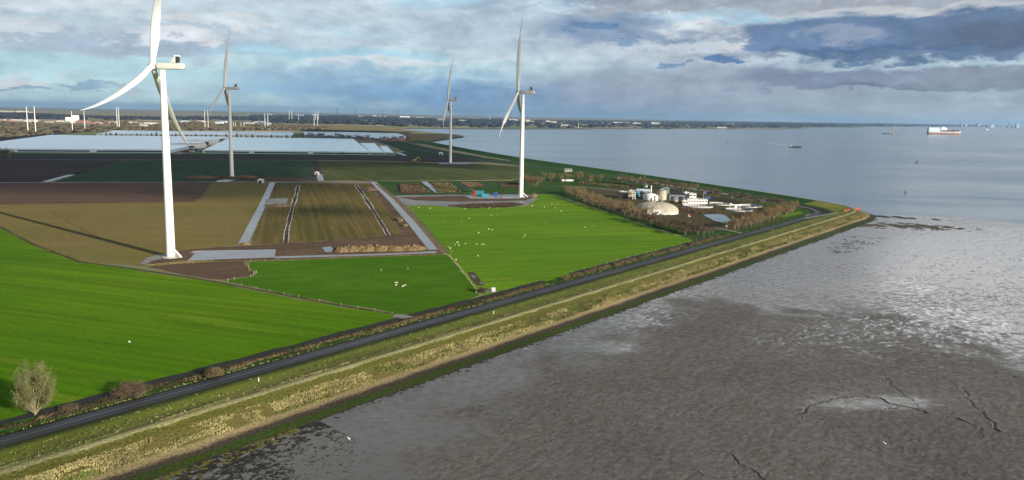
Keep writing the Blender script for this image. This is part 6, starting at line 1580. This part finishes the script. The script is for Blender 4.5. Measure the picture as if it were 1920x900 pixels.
def buoy(px, py, k, mat, lb):
    t = thing('channel_buoy', lb, 'buoy', G(px, py, WZ)); b = MB(); b.lathe([(1.5 * k, -0.3), (1.6 * k, 0.5 * k), (1.3 * k, 0.9 * k)], 16); b.build('float', M[mat], t)
    b = MB()
    for a in range(4): c, s_ = math.cos(a * 1.571 + .78), math.sin(a * 1.571 + .78); b.tube([(1.1 * k * c, 1.1 * k * s_, 0.8 * k), (0.45 * k * c, 0.45 * k * s_, 3.2 * k)], 0.14 * k, 5)
    b.lathe([(0.55 * k, 2.0 * k), (0.6 * k, 3.2 * k)], 10); b.build('cage', M[mat], t); b = MB(); b.lathe([(0.5 * k, 3.5 * k), (0.5 * k, 4.4 * k)], 10); b.build('topmark', M[mat], t)
buoy(1697.5, 362.5, 0.95, 'red', 'red can buoy off the point of the sea wall'); buoy(1719, 304.5, 1.4, 'dark', 'dark buoy in mid water below the cargo ship'); buoy(1364, 269, 1.4, 'dark', 'tiny dark buoy left of the barge'); buoy(1857, 253.5, 2.6, 'dark', 'tiny dark buoy near the right edge')
# wakes
def wake(P, w0, w1, lb):
    Q = [np.array(G(x, y, WZ)[:2]) for x, y in P]; vs = []; fs = []; pts = [Q[0] + (Q[-1] - Q[0]) * k / 14 for k in range(15)]; d = (Q[-1] - Q[0]) / np.linalg.norm(Q[-1] - Q[0]); nn = np.array([-d[1], d[0]])
    for i, p in enumerate(pts): w = w0 + (w1 - w0) * i / 14; vs += [(*(p + nn * w), WZ + 0.06), (*(p - nn * w), WZ + 0.06)]; fs += [(2 * i - 2, 2 * i - 1, 2 * i + 1, 2 * i)] if i else []
    o = mesh_obj('wake', vs, fs, M['foam']); setp(o, lb, None, None, 'stuff')
wake([(1481, 273.5), (1440, 266.8)], 2.0, 5.5, 'pale wake behind the inland barge'); wake([(1656, 251.3), (1600, 247.4)], 4, 9, 'white wake streak left of the crane barge')

# ------------------------------------------------------------------ what tells the repeats apart
def px_of(o):
    p = np.array(o.location) - np.array([0, 0, CAM_H]); w = p @ fw
    return CX + FPX * (p @ rt) / w
SHORT = {'sunlit belt left of the dome': ('bare tan tree', 'sunlit pasture edge belt'),
         'tan row right of the pond': ('sunlit pale stemmed tree', 'road bend row'),
         'dark belt in front of the dome': ('dark bare tree', 'belt before the cream dome'),
         'belt behind the treatment works': ('brown bare tree', 'belt behind the silo'),
         'belt behind the settling basins': ('dim bare tree', 'belt behind the round basins'),
         'clump right of the tall turbine': ('dense bare tree', 'clump beside the tall turbine tower'),
         'line behind the caravans': ('thin bare tree', 'line behind the white caravans'),
         'bare trees at the left frame edge': ('dark bare tree', 'group at the left frame edge'),
         'bushes in front of the grey hall': ('brown bushy tree', 'fringe before the grey hall'),
         'far industrial row at the left': ('pale low building', 'far industrial row'),
         'far halls under the left horizon': ('white hall', 'row under the left horizon'),
         'farm buildings in the tan meadows': ('small pale farm building', 'tan meadows'),
         'far village sheds': ('blue grey shed', 'village behind the shaded turbine'),
         'skyline halls behind the pylons': ('white hall', 'skyline behind the lattice pylons'),
         'opposite shore halls, left part': ('pale hall', 'opposite shore near the tall turbine'),
         'opposite shore halls, right part': ('pale building', 'far right stretch of opposite shore'),
         'port skyline towers': ('tiny pale tower', 'hazy port skyline'),
         'row of dark conifers': ('dark conifer', 'row before the rear glasshouse')}
byg = {}
for o in C.objects:
    if o.parent is None and o.get('group') in SHORT: byg.setdefault(o['group'], []).append(o)
ORD = ['first', 'second', 'third', 'fourth', 'fifth', 'sixth', 'seventh', 'eighth', 'ninth', 'tenth', 'eleventh', 'twelfth', 'thirteenth', 'fourteenth', 'fifteenth',
       'sixteenth', 'seventeenth', 'eighteenth', 'nineteenth', 'twentieth']
for g, L in byg.items():
    L.sort(key=px_of); n = len(L); kind, where = SHORT[g]
    zs = sorted(o.scale.x for o in L)
    for i, o in enumerate(L):
        if n <= 40 and ('tree' not in kind or n <= 24):
            o['label'] = f"{kind}, {ORD[i]} from the left in the {where}" if i < (n + 1) // 2 else f"{kind}, {ORD[n - 1 - i]} from the right in the {where}"
        else:
            third = ('left end', 'left part', 'middle', 'right part', 'right end')[min(4, i * 5 // n)]
            size = ('low', 'medium', 'tall')[min(2, sum(z < o.scale.x for z in zs) * 3 // n)]
            o['label'] = f"{size} {kind} at the {third} of the {where}"
for o in C.objects:
    if o.parent is None and o.get('label') and len(o['label'].split()) > 16: print('LONG', len(o['label'].split()), o['label'])

# ------------------------------------------------------------------ air
hm = bpy.data.materials.new('air'); hm.use_nodes = True; nt = hm.node_tree
for n_ in list(nt.nodes): nt.nodes.remove(n_)
ho = nt.nodes.new('ShaderNodeOutputMaterial'); pv = nt.nodes.new('ShaderNodeVolumePrincipled')
pv.inputs['Color'].default_value = (0.42, 0.68, 1.0, 1); pv.inputs['Density'].default_value = 3.3e-5; pv.inputs['Anisotropy'].default_value = 0.45
nt.links.new(pv.outputs[0], ho.inputs['Volume'])
b = MB(); b.box(-41000, -41000, -3.5, 41000, 41000, 245); o = b.build('haze', hm); o['kind'] = 'stuff'; o['label'] = 'thin blue air over the whole estuary'
